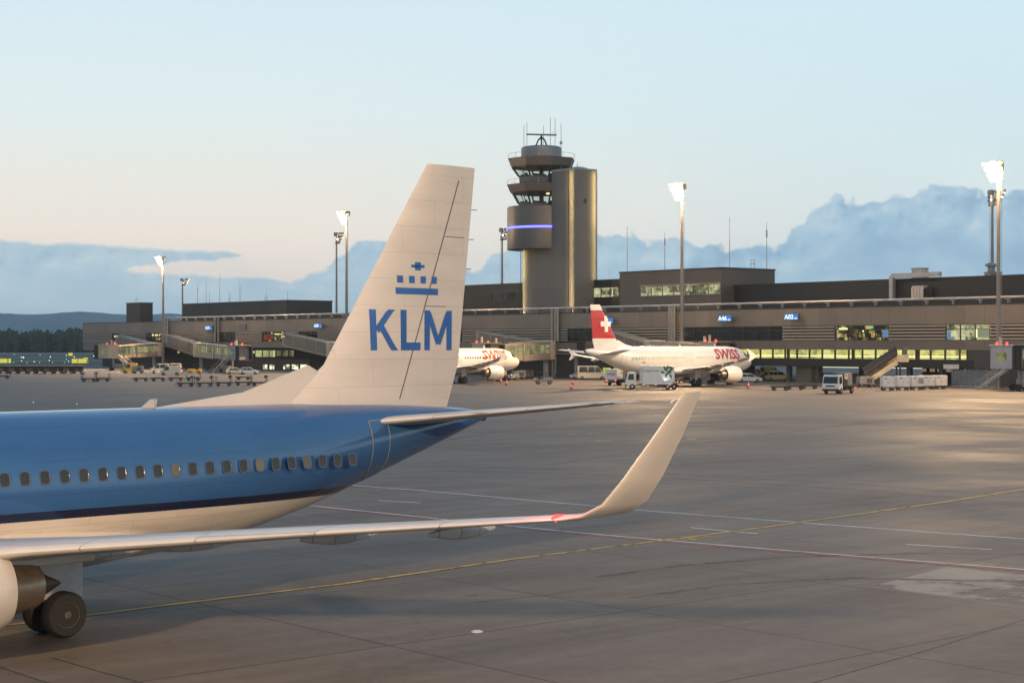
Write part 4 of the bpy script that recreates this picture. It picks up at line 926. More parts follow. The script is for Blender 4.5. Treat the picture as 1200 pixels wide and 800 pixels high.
        for o in (-.45,.45):
            m=MB(); y=sd*gy+o; m.lathe([(gr_*.55,-.2),(gr_*.9,-.2),(gr_,-.12),(gr_,.12),(gr_*.9,.2),(gr_*.55,.2)],Matrix.Translation((gx,y,gr_))@Matrix.Rotation(PI/2,4,'X'),22,caps=True); wh=m.build('wheel',RUBB,gg,True)
            m=MB(); m.lathe([(.02,-.20),(gr_*.16,-.2),(gr_*.2,-.12),(gr_*.44,-.14),(gr_*.56,-.206),(gr_*.56,.206),(gr_*.44,.14),(gr_*.2,.12),(gr_*.16,.2),(.02,.2)],Matrix.Translation((gx,y,gr_))@Matrix.Rotation(PI/2,4,'X'),20); m.build('rim',mat('wheel_hub',(.24,.24,.23),.45,.5,.3,4.),wh,True)
    gx,gr_=D['nose_gear']; m=MB(); m.tube((gx,0,gr_),(gx-.1,0,2.2),.10,n=8); m.tube((gx,-.3,gr_),(gx,.3,gr_),.07,n=8); gg=m.build('nose_gear',GEAR,a)
    for o in (-.24,.24):
        m=MB(); m.lathe([(.15,-.11),(gr_,-.08),(gr_,.08),(.15,.11)],Matrix.Translation((gx,o,gr_))@Matrix.Rotation(PI/2,4,'X'),18); m.build('wheel',RUBB,gg,True)
    m=fin_loft(MB(),D['fin']); fn=m.build('tail_fin',mats['fin'],a,True)
    z0,le0,c0=D['fin'][0]; m=MB(); dx=D['dorsal']
    zt_=lambda s: pchip(SEC,s)[1]
    m.loft([[Vector((x,-w,zt_(x)-.15)),Vector((x,w,zt_(x)-.15)),Vector((x,.02,zz)),Vector((x,-.02,zz))] for x,w,zz in ((dx,.03,zt_(dx)+.0),(dx+(le0+1.2-dx)*.55,.1,zt_(dx)+.35),(le0+1.2,.2,zt_(dx)+D['dorsal_h']),(le0+2.4,.2,zt_(dx)+.5))],True); m.build('dorsal_fillet',mats['fillet'],fn)
    for s,hh in ((L*.22,.45),(L*.44,.32),(L*.62,.22)):
        m=MB(); z=zt_(s); m.prism([(s,z-.05),(s+.5,z-.05),(s+.55,z+hh),(s+.35,z+hh)],-.03,.03); m.build('blade_aerial',mats['wing'],fu)
    m=MB(); e=SEC[-1]; m.lathe([(e[3]*.9,-.3),(e[3]*.85,.03),(e[3]*.6,.05),(.02,-.1)],Matrix.Translation((e[0],0,(e[1]+e[2])/2))@Matrix.Rotation(PI/2,4,'Y'),16); m.build('apu_outlet',DKM,fu,True)
    def half(s,z):
        F=D['fin']
        for (za,la,ca_),(zb_,lb,cb) in zip(F[:-1],F[1:]):
            if za<=z<=zb_: 
                q=(z-za)/(zb_-za); le=la+(lb-la)*q; c=ca_+(cb-ca_)*q; x=(s-le)/c
                A=[p for p in AF if p[1]>=0]; A=sorted(A)
                for p,r in zip(A[:-1],A[1:]):
                    if p[0]<=x<=r[0]: b=p[1]+(r[1]-p[1])*(x-p[0])/(r[0]-p[0]); return (b+.01)*c*.8
        return .05
    return a,fu,fn,S,zphi,half
# livery materials coloured by height, fixed on the skin
def banded(name,stops,rough=.28,axis=2,coat=.5):
    m=bpy.data.materials.new(name); m.use_nodes=True; t=NT(m.node_tree); MATS[name]=m
    o=t.n('ShaderNodeOutputMaterial'); p=t.n('ShaderNodeBsdfPrincipled'); t.l(p.outputs[0],o.inputs[0])
    s=t.n('ShaderNodeSeparateXYZ'); t.l(t.obj(),s.inputs[0]); z=s.outputs[axis]; col=stops[0][1]
    for h_,c in stops[1:]: col=t.mix(t.m('GREATER_THAN',z,h_),col,c)
    n=t.noise(t.mapping(t.obj(),(.3,1,1)),1.3,5,.6); vm=t.n('ShaderNodeVectorMath',operation='SCALE')
    if isinstance(col,bpy.types.NodeSocket): t.l(col,vm.inputs[0])
    else: vm.inputs[0].default_value=col
    t.l(t.sstep(n,.3,.7,.93,1.05),vm.inputs[3]); t.l(vm.outputs[0],p.inputs['Base Color'])
    g=t.n('ShaderNodeCombineXYZ'); t.l(s.outputs[0],g.inputs[0]); t.l(s.outputs[2],g.inputs[1])
    b=t.n('ShaderNodeTexBrick',offset=.5); t.l(g.outputs[0],b.inputs['Vector']); b.inputs['Scale'].default_value=1; b.inputs['Brick Width'].default_value=2.6; b.inputs['Row Height'].default_value=.82; b.inputs['Mortar Size'].default_value=.0065; b.inputs['Mortar Smooth'].default_value=.4
    b.inputs['Color1'].default_value=(.97,.97,.97,1); b.inputs['Color2'].default_value=(1.03,1.03,1.03,1); b.inputs['Mortar'].default_value=(.66,.66,.66,1)
    dirt=t.noise(t.mapping(t.obj(),(.12,1.4,1.4)),1.6,6,.65); dz=t.sstep(z if axis==2 else s.outputs[2],3.6,1.6)
    dk=t.m('SUBTRACT',1,t.m('MULTIPLY',t.m('MULTIPLY',t.sstep(dirt,.42,.7),dz),.35))
    v2=t.n('ShaderNodeVectorMath',operation='SCALE'); t.l(t.mix(1,vm.outputs[0],b.outputs['Color'],'MULTIPLY'),v2.inputs[0]); t.l(dk,v2.inputs[3]); t.l(v2.outputs[0],p.inputs['Base Color'])
    t.l(t.sstep(dirt,.3,.7,rough*.8,rough*1.5),p.inputs['Roughness']); p.inputs['Coat Weight'].default_value=coat; p.inputs['Coat Roughness'].default_value=.1
    bp=t.n('ShaderNodeBump'); bp.inputs['Strength'].default_value=.12; bp.inputs['Distance'].default_value=.02; t.l(t.noise(t.mapping(t.obj(),(.5,1,1)),1.1,2),bp.inputs['Height']); t.l(bp.outputs[0],p.inputs['Normal']); return m
WH=white('airliner_white'); SEAM=mat('panel_seam',(.25,.24,.23),.6); CREAM=(.74,.73,.71)
SWR=(.42,.022,.03)
sw_mats=dict(body=WH,wing=mat('wing_grey',(.50,.51,.52),.35,.1,.06),belly=WH,winglet=WH,nacelle=WH,fin=banded('red_fin',[(0,CREAM),(7.0,SWR),(10.95,CREAM)]),fillet=WH,seam=SEAM)  # pale tip above the red: lighting on the fin put into its colour
A320=[(0,3.35,3.45,.05),(.15,3.0,3.8,.42),(.6,2.62,4.18,.85),(1.3,2.3,4.55,1.22),(2.3,2.03,5.1,1.57),(3.3,1.88,5.55,1.78),(4.6,1.78,5.8,1.92),(6.2,1.75,5.89,1.975),(24,1.75,5.89,1.975),(27,2.0,5.89,1.9),(30,2.6,5.88,1.65),(33,3.55,5.8,1.2),(35.5,4.35,5.65,.72),(37.2,4.85,5.5,.36),(37.57,5.0,5.45,.22)]
dA=dict(cockpit=[(1.75,2.55,5.2,4.35),(2.45,3.2,4.95,4.35)],win_z=4.25,win_x=(6.6,29.2),win_skip=(16.4,17.4),doors=[(4.9,.85,5.05,3.2,'door'),(31.,.8,5.1,3.3,'door'),(16.4,.55,4.75,3.7,'overwing_exit'),(17.4,.55,4.75,3.7,'overwing_exit'),(8.6,1.8,3.1,2.1,'cargo_door'),(25.2,1.6,3.2,2.3,'cargo_door')],root_z=2.5,
  fairing=(10.2,22.5,2.35,.95),wing=[(1.2,11.3,7.6,2.35,1.15,0),(2.0,11.9,7.0,2.45,1.1,0),(6.4,14.5,3.9,2.95,.95,0),(11.5,17.5,2.6,3.6,.85,0),(16.9,20.4,1.5,4.55,.8,0)],tracks=[(3.6,13.0,5.6,2.6),(7.2,14.9,3.8,3.0),(10.4,16.8,2.9,3.4),(13.6,18.6,2.2,3.9)],winglet='fence',tip=(20.4,1.5,4.55,16.95),engine=(10.6,5.75,1.75,1.18),pylon_z=2.75,
  stab=[(.5,31.2,4.0,4.75,.8,0),(6.2,35.1,1.6,5.4,.8,0)],gear=(17.7,3.8),wheel_r=.58,nose_gear=(5.1,.38),fin=[(5.5,29.4,6.2),(6.6,30.9,5.1),(11.75,34.5,2.0)],dorsal=27.6,dorsal_h=.9)
SWL=mat('lettering_red',(.38,.02,.03),.4); GRYL=mat('lettering_grey',(.3,.3,.3),.5)
WINA=mat('cabin_window_dark',(.03,.032,.035),.1); WINL=emit('cabin_window_lit',(.82,.9,.62),.75,.25,2.)
DL=dict(dA)
for nm,lab,p,win,sx in (('parked_airliner','white airliner with red lettering parked left of the tower, tail behind the blue jet',(1.05,302.7,.818,1.003),WINA,10.6),('parked_airliner','white airliner with a white cross on its red tail fin, nose to terminal',(38.95,280.1,.785,1.06),WINL,9.9)):
    a,fu,fn,S,zphi,half=airliner(nm,lab,A320,sw_mats,dA,(p[0],p[1],0),PI+p[2],p[3],38,win,False)
    for sd in (-1,1):
        bm=text2d('SWISS',2.4,.075,.0,.22)
        bm_object(bm,'lettering',SWL,fu,lambda X,Y,sd=sd: S(7.75-sd*(X*.93+.12*Y)*1. ,sd*zphi(9,4.62+Y*.86),.02))
        bm=text2d('HB-IJL' if False else 'HB',.45,.01,.1,.2) 
        bm_object(bm,'registration',GRYL,fu,lambda X,Y,sd=sd: S(27.2-sd*X,sd*zphi(25,3.45+Y),.02))
        m=MB(); cx,cz,w,l=33.4,9.05,.36,1.12
        V=[]
        for x0,x1,z0,z1 in ((cx-w,cx+w,cz-l,cz+l),(cx-l,cx-w,cz-w,cz+w),(cx+w,cx+l,cz-w,cz+w)):
            nx,nz=4,6; pts=[Vector((x0+(x1-x0)*i/nx,sd*(half(x0+(x1-x0)*i/nx,z0+(z1-z0)*j/nz)+.02),z0+(z1-z0)*j/nz)) for i in range(nx+1) for j in range(nz+1)]
            m.poly(pts,[(i*(nz+1)+j,(i+1)*(nz+1)+j,(i+1)*(nz+1)+j+1,i*(nz+1)+j+1) for i in range(nx) for j in range(nz)])
        m.build('white_cross',mat('cross_white',(.78,.77,.75),.4),fn)
# the taxiing jet in front
BLUE=(.022,.082,.225); DBL=(.007,.010,.035); GWH=(.55,.50,.44)
B73=[(0,2.7,2.8,.05),(.2,2.3,3.2,.45),(.8,1.9,3.65,.95),(1.6,1.65,4.15,1.3),(2.6,1.45,4.8,1.6),(4,1.33,5.15,1.8),(6,1.3,5.3,1.88),(20,1.3,5.3,1.88),(22.5,1.5,5.3,1.84),(25.5,2.1,5.3,1.6),(28.5,3.0,5.25,1.15),(31,3.8,5.1,.7),(32.8,4.4,4.95,.35),(33.4,4.6,4.85,.2)]
def wing_skin(name,c):
    m=mat(name,c,.34,.15,.08,.5,stretch=(1,.4,1)); h=NT.__new__(NT); h.t=m.node_tree; p=[n for n in h.t.nodes if n.type=='BSDF_PRINCIPLED'][0]; src=p.inputs['Base Color'].links[0].from_socket
    s=h.n('ShaderNodeSeparateXYZ'); h.l(h.obj(),s.inputs[0]); ay=h.m('ABSOLUTE',s.outputs[1]); g=h.n('ShaderNodeCombineXYZ'); h.l(h.m('SUBTRACT',s.outputs[0],h.m('MULTIPLY',ay,.52)),g.inputs[0]); h.l(ay,g.inputs[1])
    b=h.n('ShaderNodeTexBrick',offset=.5); h.l(g.outputs[0],b.inputs['Vector']); b.inputs['Scale'].default_value=1; b.inputs['Brick Width'].default_value=.55; b.inputs['Row Height'].default_value=2.4; b.inputs['Mortar Size'].default_value=.012
    b.inputs['Color1'].default_value=(.9,.9,.9,1); b.inputs['Color2'].default_value=(1.05,1.05,1.05,1); b.inputs['Mortar'].default_value=(.35,.35,.35,1); h.l(h.mix(1,src,b.outputs['Color'],'MULTIPLY'),p.inputs['Base Color']); return m
kl=dict(ring=mat('window_ring',(.07,.10,.16),.4,.5),body=banded('blue_white_body',[(0,GWH),(2.66,DBL),(2.88,BLUE)],.18,2,.8),wing=wing_skin('wing_light_grey',(.48,.48,.49)),belly=white('belly_grey',GWH),winglet=white('winglet_white',(.47,.445,.425)),nacelle=white('nacelle_grey',(.60,.57,.53)),fin=banded('white_fin',[(0,(.47,.445,.425))],.3),fillet=white('fin_white',(.47,.445,.425)),seam=SEAM)
d7=dict(cockpit=[(1.7,2.5,4.7,3.85),(2.4,3.2,4.6,3.95)],win_z=3.72,win_x=(5.6,26.6),win_skip=(15.,),doors=[(4.4,.8,4.7,2.75,'door'),(28.2,.72,4.75,3.05,'door'),(15.,.5,4.2,3.2,'overwing_exit')],root_z=2.1,
  fairing=(9.8,20.6,2.2,.8),wing=[(1.2,10.6,7.4,1.85,1.15,0),(1.9,11.2,6.8,1.95,1.1,0),(5.8,14.,4.0,2.45,.95,0),(11.5,17.2,2.6,3.05,.85,0),(16.6,20.,1.6,3.55,.8,0)],tracks=[(3.4,12.6,5.6,2.1),(7.0,14.9,3.6,2.6),(10.6,16.9,2.8,2.95),(13.4,18.4,2.2,3.2)],winglet='blend',wlet=[(16.6,20.,1.6,3.55,.8,0),(16.95,20.25,1.5,3.62,.8,R(25)),(17.25,20.55,1.35,3.85,.8,R(55)),(17.45,20.95,1.2,4.35,.8,R(76)),(17.7,21.6,.9,5.2,.8,R(80)),(17.92,22.25,.55,6.05,.8,R(80))],tip=(20.,1.6,3.55,16.6),engine=(10.9,4.85,1.55,1.05),pylon_z=2.35,
  stab=[(.5,28.0,3.7,4.65,.8,0),(7.0,32.0,1.25,5.35,.8,0)],gear=(16.6,2.86),wheel_r=.55,nose_gear=(4.2,.34),fin=[(5.0,25.2,6.6),(6.4,27.0,5.3),(12.65,31.05,2.0)],dorsal=21.3,dorsal_h=1.1)
WINK2=mat('cabin_window_dusk',(.02,.02,.02),.12); t_=NT.__new__(NT); t_.t=WINK2.node_tree; p_=[n for n in t_.t.nodes if n.type=='BSDF_PRINCIPLED'][0]
oi=t_.n('ShaderNodeObjectInfo'); p_.inputs['Emission Color'].default_value=(.62,.50,.26,1); t_.l(t_.sstep(oi.outputs['Random'],.5,1.,.0,.16),p_.inputs['Emission Strength'])
a,fu,fn,S,zphi,half=airliner('taxiing_airliner','blue and white airliner in front of everything, with tall winglets and blue fin lettering',B73,kl,d7,(-23.5,29.9,0),.767,.94,40,WINK2,True)
KBL=mat('fin_logo_blue',(.02,.09,.32),.4)
for sd in (-1,1):
    m=MB(); zc_=7.45; hh_=.62
    def stroke(x0,z0,x1,z1,w,lift):      # one flat stroke of a letter, laid on the fin skin; x reads left to right
        d=Vector((x1-x0,z1-z0)); n=Vector((-d.y,d.x)).normalized()*w/2; P=[]
        for q in range(7):
            c=Vector((x0,z0))+d*q/6
            for e in (1,-1):
                xx=c.x+n.x*e; zz=min(max(c.y+n.y*e,-hh_),hh_); X_=30.15+(xx if sd<0 else -xx); P.append(Vector((X_,sd*(half(X_,zc_+zz)+lift),zc_+zz)))
        m.poly(P,[(2*q,2*q+1,2*q+3,2*q+2) for q in range(6)])
    W_=.24
    stroke(-1.5,-hh_,-1.5,hh_,W_,.008); stroke(-1.37,-.02,-.72,hh_+.1,W_*.85,.011); stroke(-1.22,.12,-.62,-hh_-.1,W_*.85,.014)
    stroke(-.30,-hh_,-.30,hh_,W_,.008); stroke(-.18,-hh_+W_/2,.42,-hh_+W_/2,W_,.011)
    stroke(.72,-hh_,.72,hh_,W_,.008); stroke(1.72,-hh_,1.72,hh_,W_,.008); stroke(.72,hh_+.06,1.22,-.42,W_*.85,.011); stroke(1.72,hh_+.06,1.22,-.42,W_*.85,.014)
    m.build('lettering',KBL,fn)
    m=MB()
    def fl(x0,x1,z0,z1):
        P=[Vector((x0+(x1-x0)*i/4,sd*(half(x0+(x1-x0)*i/4,z0+(z1-z0)*j/3)+.008),z0+(z1-z0)*j/3)) for i in range(5) for j in range(4)]
        m.poly(P,[(i*4+j,(i+1)*4+j,(i+1)*4+j+1,i*4+j+1) for i in range(4) for j in range(3)])
    fl(29.55,31.35,8.55,8.75)
    for i in range(4): fl(29.62+i*.48,29.85+i*.48,8.9,9.12)
    fl(30.35,30.6,9.3,9.55); fl(30.2,30.75,9.38,9.47)
    m.build('crown_emblem',KBL,fn)
def seam(name,pts,w,par,side_fn):
    m=MB(); P=[side_fn(*p) for p in pts]; V=[]
    for i,p in enumerate(P):
        a_=P[max(0,i-1)]; b_=P[min(len(P)-1,i+1)]; d=(b_-a_).normalized(); n=d.cross(Vector((0,1,0))).normalized()*w/2; V+= [p+n,p-n]
    m.poly(V,[(2*i,2*i+1,2*i+3,2*i+2) for i in range(len(P)-1)]); return m.build(name,SEAMD,par)
SEAMD=mat('hinge_gap',(.06,.06,.065),.7)
for sd in (-1,1):
    f_=lambda x,z,sd=sd: Vector((x,sd*(half(x,z)+.006),z))
    seam('rudder_hinge_line',[(25.2+6.6*.68+( 31.05+2*.62-25.2-6.6*.68)*q, 5.35+(12.2-5.35)*q) for q in [i/14 for i in range(15)]],.035,fn,f_)
    for z_ in (8.2,10.4): seam('rudder_panel_line',[(25.2+6.6*.68+(31.05+2*.62-25.2-6.6*.68)*((z_-5.35)/6.85)+.05+q*.9,z_) for q in (0,.5,1)],.02,fn,f_)
    m=MB()
    for i in range(5): z_=7.5+i*.95; x_=31.9+(33.0-31.9)*(z_-5)/7.6; m.tube((x_-.1,0,z_),(x_+.35,0,z_+.02),.012,n=5)
    if sd>0: m.build('static_wick',DKM,fn)
    else: m.bm.free()
l=bpy.data.lights.new('wingtip_lamp','POINT'); l.energy=45; l.color=(1,.05,.04); l.shadow_soft_size=.12; o=bpy.data.objects.new('wingtip_lamp',l); COL.objects.link(o); o.parent=a; o.location=(19.75,-16.55,3.75)
# ------------------------------------------------------------------ ground vehicles: local x forward, z up
CWHT=mat('car_white',(.66,.65,.62),.3,0,.05,.8,coat=.5); CCRM=mat('van_cream',(.60,.54,.42),.35,0,.06,.8,coat=.4); CSIL=mat('car_silver',(.38,.40,.42),.3,.5,.05,.8,coat=.4); CYEL=mat('vehicle_yellow',(.55,.36,.05),.4,0,.1)
CGLS=mat('car_glass',(.015,.018,.02),.08); CBLK=mat('black_plastic',(.02,.02,.02),.6); RIMM=mat('wheel_rim',(.35,.35,.35),.4,.7); DST=mat('dark_steel',(.06,.058,.055),.55,.4,.25,2.)
HLON=emit('headlight_on',(1.,.93,.78),9.); HLOF=mat('headlight_lens',(.55,.56,.56),.1); TLON=emit('tail_light_on',(1.,.10,.07),2.2); TLOF=mat('tail_light_lens',(.30,.02,.02),.15); AMB=emit('amber_marker',(1.,.6,.2),1.)
def wheel(par,x,y,r,w):
    m=MB(); M=Matrix.Translation((x,y,r))@Matrix.Rotation(PI/2,4,'X'); m.lathe([(r*.6,-w/2),(r*.92,-w/2),(r,-w*.3),(r,w*.3),(r*.92,w/2),(r*.6,w/2)],M,20); o=m.build('wheel',TYRE,par,True)
    m=MB(); m.lathe([(r*.2,-w/2-.01),(r*.58,-w/2+.01),(r*.58,w/2-.01),(r*.2,w/2+.01)],M,14); m.build('rim',RIMM,o)
def skin(prof,W,tumble,z_t):      # extruded side profile narrowed above z_t
    m=MB(); rings=[]
    for y in (-1,1): rings.append([Vector((x,y*(W/2-max(0,z-z_t)*tumble),z)) for x,z in prof])
    m.loft(rings,True); return m
def road_car(name,label,L,H,W,kind,paint,lights=0,glass_=CGLS,extra=None):
    a=thing(name,label,'van' if kind in('van','minibus') else 'car'); b=L/2; zb=.28; belt=H*.58 if kind=='car' else H*.52
    if kind=='car': prof=[(-b,zb),(b,zb),(b,.62),(b-.12,.78),(b-1.0,belt+.02),(b-1.75,H-.05),(b-2.3,H),(-b+.75,H-.02),(-b+.2,belt+.12),(-b,.75)]
    else: prof=[(-b,zb),(b,zb),(b,.75),(b-.15,.98),(b-.75,belt+.12),(b-1.45,H-.12),(b-1.9,H),(-b+.15,H),(-b,H-.2)]
    skin(prof,W,.13 if kind=='car' else .06,belt).build('body',paint,a,False,.05)
    tb=.13 if kind=='car' else .06
    def yy(z): return W/2-max(0,z-belt)*tb+.012
    zt=H-.16
    cuts={'car':[(b-1.7,b-2.55),(b-2.62,b-3.35),(b-3.42,-b+.5)],'van':[(b-1.35,b-2.1)],'minibus':[(b-1.35,b-2.1),(b-2.2,b-3.4),(b-3.5,-b+.35)]}[kind]
    for sd in (-1,1):
        for i,(x0,x1) in enumerate(cuts):
            m=MB(); z0=belt+.06; xa=x0+(.45 if i==0 else 0)
            m.poly([(xa,sd*yy(z0),z0),(x1,sd*yy(z0),z0),(x1 if not(kind=='car' and i==2) else x1+.25,sd*yy(zt),zt),(x0-.02,sd*yy(zt),zt)],[(0,1,2,3)]); m.build('side_window',glass_,a)
    pw=[p for p in prof if p[0]>0]; A=(b-1.0,belt+.02) if kind=='car' else (b-.75,belt+.12); B=(b-1.75,H-.05) if kind=='car' else (b-1.45,H-.12)
    def wq(A,B,o,w0,w1): 
        m=MB(); d=Vector((B[0]-A[0],0,B[1]-A[1])).normalized(); n=Vector((d.z,0,-d.x))*o
        if n.z<0 and o>0: n=-n
        a0=Vector((A[0],0,A[1]))+d*.08+n; b0=Vector((B[0],0,B[1]))-d*.06+n; m.poly([a0+Vector((0,-w0,0)),a0+Vector((0,w0,0)),b0+Vector((0,w1,0)),b0+Vector((0,-w1,0))],[(0,1,2,3)]); return m
    wq(A,B,.02,W/2-.12,W/2-.2).build('windscreen',glass_,a)
    m=MB(); m.box((-b-.012,0,H*.74),(.02,W*.72,H*.26)); m.build('rear_window',glass_,a)
    for sd in (-1,1):
        m=MB(); m.box((b-.03,sd*(W/2-.28),.72),(.12,.36,.18)); m.build('headlight',HLON if lights else HLOF,a)
        m=MB(); m.box((-b-.005,sd*(W/2-.14),.95),(.06,.16,.4)); m.build('tail_light',TLON if lights else TLOF,a)
        m=MB(); m.box((b-1.45,sd*(W/2+.12),belt+.12),(.12,.2,.16)); m.build('mirror',CBLK,a)
        r=.32 if kind=='car' else .35
        for x in (b-.85,-b+.85): wheel(a,x,sd*(W/2-.1),r,.2)
    m=MB(); m.box((b-.01,0,.42),(.14,W*.96,.22)); m.box((-b+.01,0,.42),(.14,W*.96,.22)); m.build('bumper',CBLK,a)
    m=MB(); m.box((b+.005,0,.66),(.05,W*.42,.14)); m.build('grille',CBLK,a)
    if extra=='beacon': m=MB(); m.lathe([(.12,0),(.12,.15),(.03,.2)],Matrix.Translation((0,0,H)),10); m.build('beacon',AMB,a)
    return a
def at(o,px,py,rz): o.location=G(px,py); o.rotation_euler=(0,0,rz); return o
at(road_car('delivery_van','white van with its headlights on at the foot of a lit mast',4.6,2.0,1.8,'van',CCRM,1),200,439.5,PI)
at(road_car('parked_van','cream van parked behind the van with headlights, left one of the pair',4.2,2.2,1.8,'minibus',CCRM),187,437.4,PI+.2)
at(road_car('parked_van','cream van parked right behind the van with headlights',4.2,2.2,1.8,'minibus',CCRM),201.5,437.1,PI+.1)
at(road_car('apron_van','small yellow cab van under the leftmost jet bridge',3.6,2.2,1.8,'van',CYEL),152,437.,PI)
at(road_car('estate_car','white estate car parked just right of the grey jet bridge cab',4.4,1.55,1.8,'car',CWHT),292,438.6,0)
at(road_car('estate_car','pale estate car parked under the grey jet bridge cab, left of the white one',4.2,1.5,1.8,'car',CCRM),275.5,438.3,.25)
at(road_car('minibus','cream and white minibus parked under the red tail fin',5.4,2.55,2.0,'minibus',CCRM),693.5,444.6,.0)
at(road_car('parked_car','small grey car parked behind the cream minibus',3.4,1.6,1.7,'car',CSIL),678,444.,PI)
at(road_car('parked_car','white car parked beside the nose of the red finned airliner',4.5,1.6,1.8,'car',CWHT),877,448,.05)
at(road_car('parked_car','white estate car parked inside the open undercroft behind the front white car',4.4,1.9,1.8,'minibus',CWHT),884,443.4,.1)
at(road_car('parked_car','pale green lit car parked in the undercroft between columns',4.6,1.75,1.8,'car',mat('car_pale_green',(.55,.58,.42),.3,0,.05,.8,coat=.5)),911.5,446,.12)
at(road_car('parked_van','yellow van parked deep in the undercroft behind the pale green car',4.0,2.0,1.8,'van',CYEL),903.5,441,.3)
at(road_car('parked_car','silver car half hidden behind the white containers',4.2,1.5,1.8,'car',CSIL),1072,449.5,0)
# trucks
def axle(par,x,W,r=.42,w=.28):
    for sd in (-1,1): wheel(par,x,sd*(W/2-w/2),r,w)
def truck(label,L,W,cab_h,paint,name='truck'):
    a=thing(name,label,'truck'); b=L/2; prof=[(b-1.55,.55),(b,.55),(b,1.15),(b-.04,1.35),(b-.28,cab_h-.18),(b-.42,cab_h),(b-1.55,cab_h)]
    skin(prof,W,.05,1.3).build('cab',paint,a,False,.05)
    m=MB(); m.poly([(b+.0,-W/2+.12,1.4),(b+.0,W/2-.12,1.4),(b-.23,W/2-.2,cab_h-.25),(b-.23,-W/2+.2,cab_h-.25)],[(0,1,2,3)]); m.build('windscreen',CGLS,a)
    for sd in (-1,1):
        m=MB(); m.poly([(b-.35,sd*(W/2+.012),1.4),(b-1.2,sd*(W/2+.012),1.4),(b-1.2,sd*(W/2-.03),cab_h-.25),(b-.5,sd*(W/2-.03),cab_h-.25)],[(0,1,2,3)]); m.build('side_window',CGLS,a)
        m=MB(); m.box((b+.02,sd*(W/2-.3),.78),(.08,.38,.2)); m.build('headlight',HLOF,a)
        m=MB(); m.box((b-.1,sd*(W/2+.2),cab_h-.55),(.12,.18,.5)); m.build('mirror',CBLK,a)
        m=MB(); m.box((-b+.02,sd*(W/2-.25),.8),(.06,.3,.16)); m.build('tail_light',TLON,a)
    m=MB(); m.box((b+.01,0,1.05),(.05,W*.55,.2)); m.build('grille',CBLK,a)
    m=MB(); m.box((b-.08,0,.55),(.25,W,.3)); m.build('bumper',CBLK,a)
    m=MB(); m.box((-.7,0,.72),(L-1.6,W*.42,.22)); m.box((-.4,0,.62),(1.4,W*.9,.35)); m.build('chassis',DST,a)
    axle(a,b-1.0,W); axle(a,-b+1.5,W)
    return a,b
BOXW=mat('truck_box_white',(.60,.62,.62),.4,0,.05); 
a,b=truck('catering truck with green leaves on its pale box, beside the red finned airliner',7.6,2.35,2.5,BOXW,'catering_truck')
m=MB(); m.box((-1.1+.3,0,2.25),(5.0,2.4,2.45)); bx=m.build('box_body',BOXW,a,bevel=.03)
axle(a,-b+.55,2.35,.4)
m=MB(); m.box((-b-.1,0,.95),(1.4,2.3,.14)); m.build('tail_platform',DST,a)
for sd in (-1,1):
    m=MB(); m.box((.9+.6,sd*1.212,2.2),(.5,.02,2.0)); m.build('door',mat('truck_door_grey',(.45,.47,.48),.4),bx)
    bm=text2d('gategourmet',.5,.004,0); bm_object(bm,'lettering',mat('pale_green_letter',(.10,.2,.12),.5),bx,lambda X,Y,sd=sd: Vector((.15-sd*-1*X if False else .15+ (X if sd<0 else -X),sd*1.215,2.75+Y)))
    m=MB(); rr_=random.Random(4)
    for cx_,cz_,r_,an in ((-2.0,2.95,.5,.9),(-2.55,2.55,.55,2.3),(-1.6,2.5,.4,.3),(-2.3,3.2,.35,1.6),(-2.8,3.1,.45,.5),(-2.1,2.1,.4,1.9),(-2.75,1.95,.38,1.2)):
        P=[Vector((cx_+r_*math.cos(an)*q-math.sin(an)*r_*.45*w_,sd*1.216,cz_+r_*math.sin(an)*q+math.cos(an)*r_*.45*w_)) for q,w_ in ((-1,0),(-.5,.7),(.1,1),(.6,.7),(1,0),(.6,-.7),(.1,-1),(-.5,-.7))]
        m.poly(P,[tuple(range(8))])
    m.build('leaf_artwork',mat('leaf_green',(.045,.13,.05),.5),bx)
    m=MB(); m.box((-.9,sd*1.17,.9),(4.2,.05,.35)); m.build('side_skirt',BOXW,a)
    for x in (-2.6,-.6,1.2):
        m=MB(); m.box((x,sd*1.2,.72),(.22,.03,.16)); m.build('side_marker',AMB,a)
m=MB(); m.box((-1.9,-0,1.0),(1.,.5,.12)); m.build('work_light',emit('work_light',(.85,1.,.95),3.),a)
at(a,763.5,456,PI-.06)
l=bpy.data.lights.new('work_lamp','SPOT'); l.energy=30; l.color=(.85,1,.95); l.spot_size=R(90); l.shadow_soft_size=.1
o=bpy.data.objects.new('work_lamp',l); COL.objects.link(o); p=a.matrix_basis@Vector((-1.9,1.75,1.1)); o.location=p; o.rotation_euler=(a.matrix_basis@Vector((-2.2,1.2,2.2))-p).to_track_quat('-Z','Y').to_euler()
a,b=truck('small white box truck seen from behind with red lettering, tail lights on',5.6,2.05,2.2,CWHT,'box_truck')
m=MB(); m.box((-.8,0,1.78),(3.9,2.05,1.65)); bx=m.build('box_body',BOXW,a,bevel=.03)
bm=text2d('cooking',.42,.012,.15); bm_object(bm,'lettering',SWL,bx,lambda X,Y: Vector((-2.765,-X,1.85+Y)))
m=MB(); m.box((-2.9,0,.55),(.3,2.0,.14)); m.build('tail_platform',DST,a)
at(a,724.5,451.3,R(62))
a=thing('high_loader','white high loader box with a roller door under the red finned airliner','loader')
m=MB(); m.box((0,0,2.05),(1.6,2.1,2.3)); m.box((0,0,.7),(2.4,1.6,.3)); m.build('box_body',BOXW,a,bevel=.03)
m=MB(); 
for i in range(14): m.box((-.82,0,1.05+i*.145),(.05,1.7,.12))
m.build('roller_door',mat('roller_door',(.5,.47,.42),.5),a)
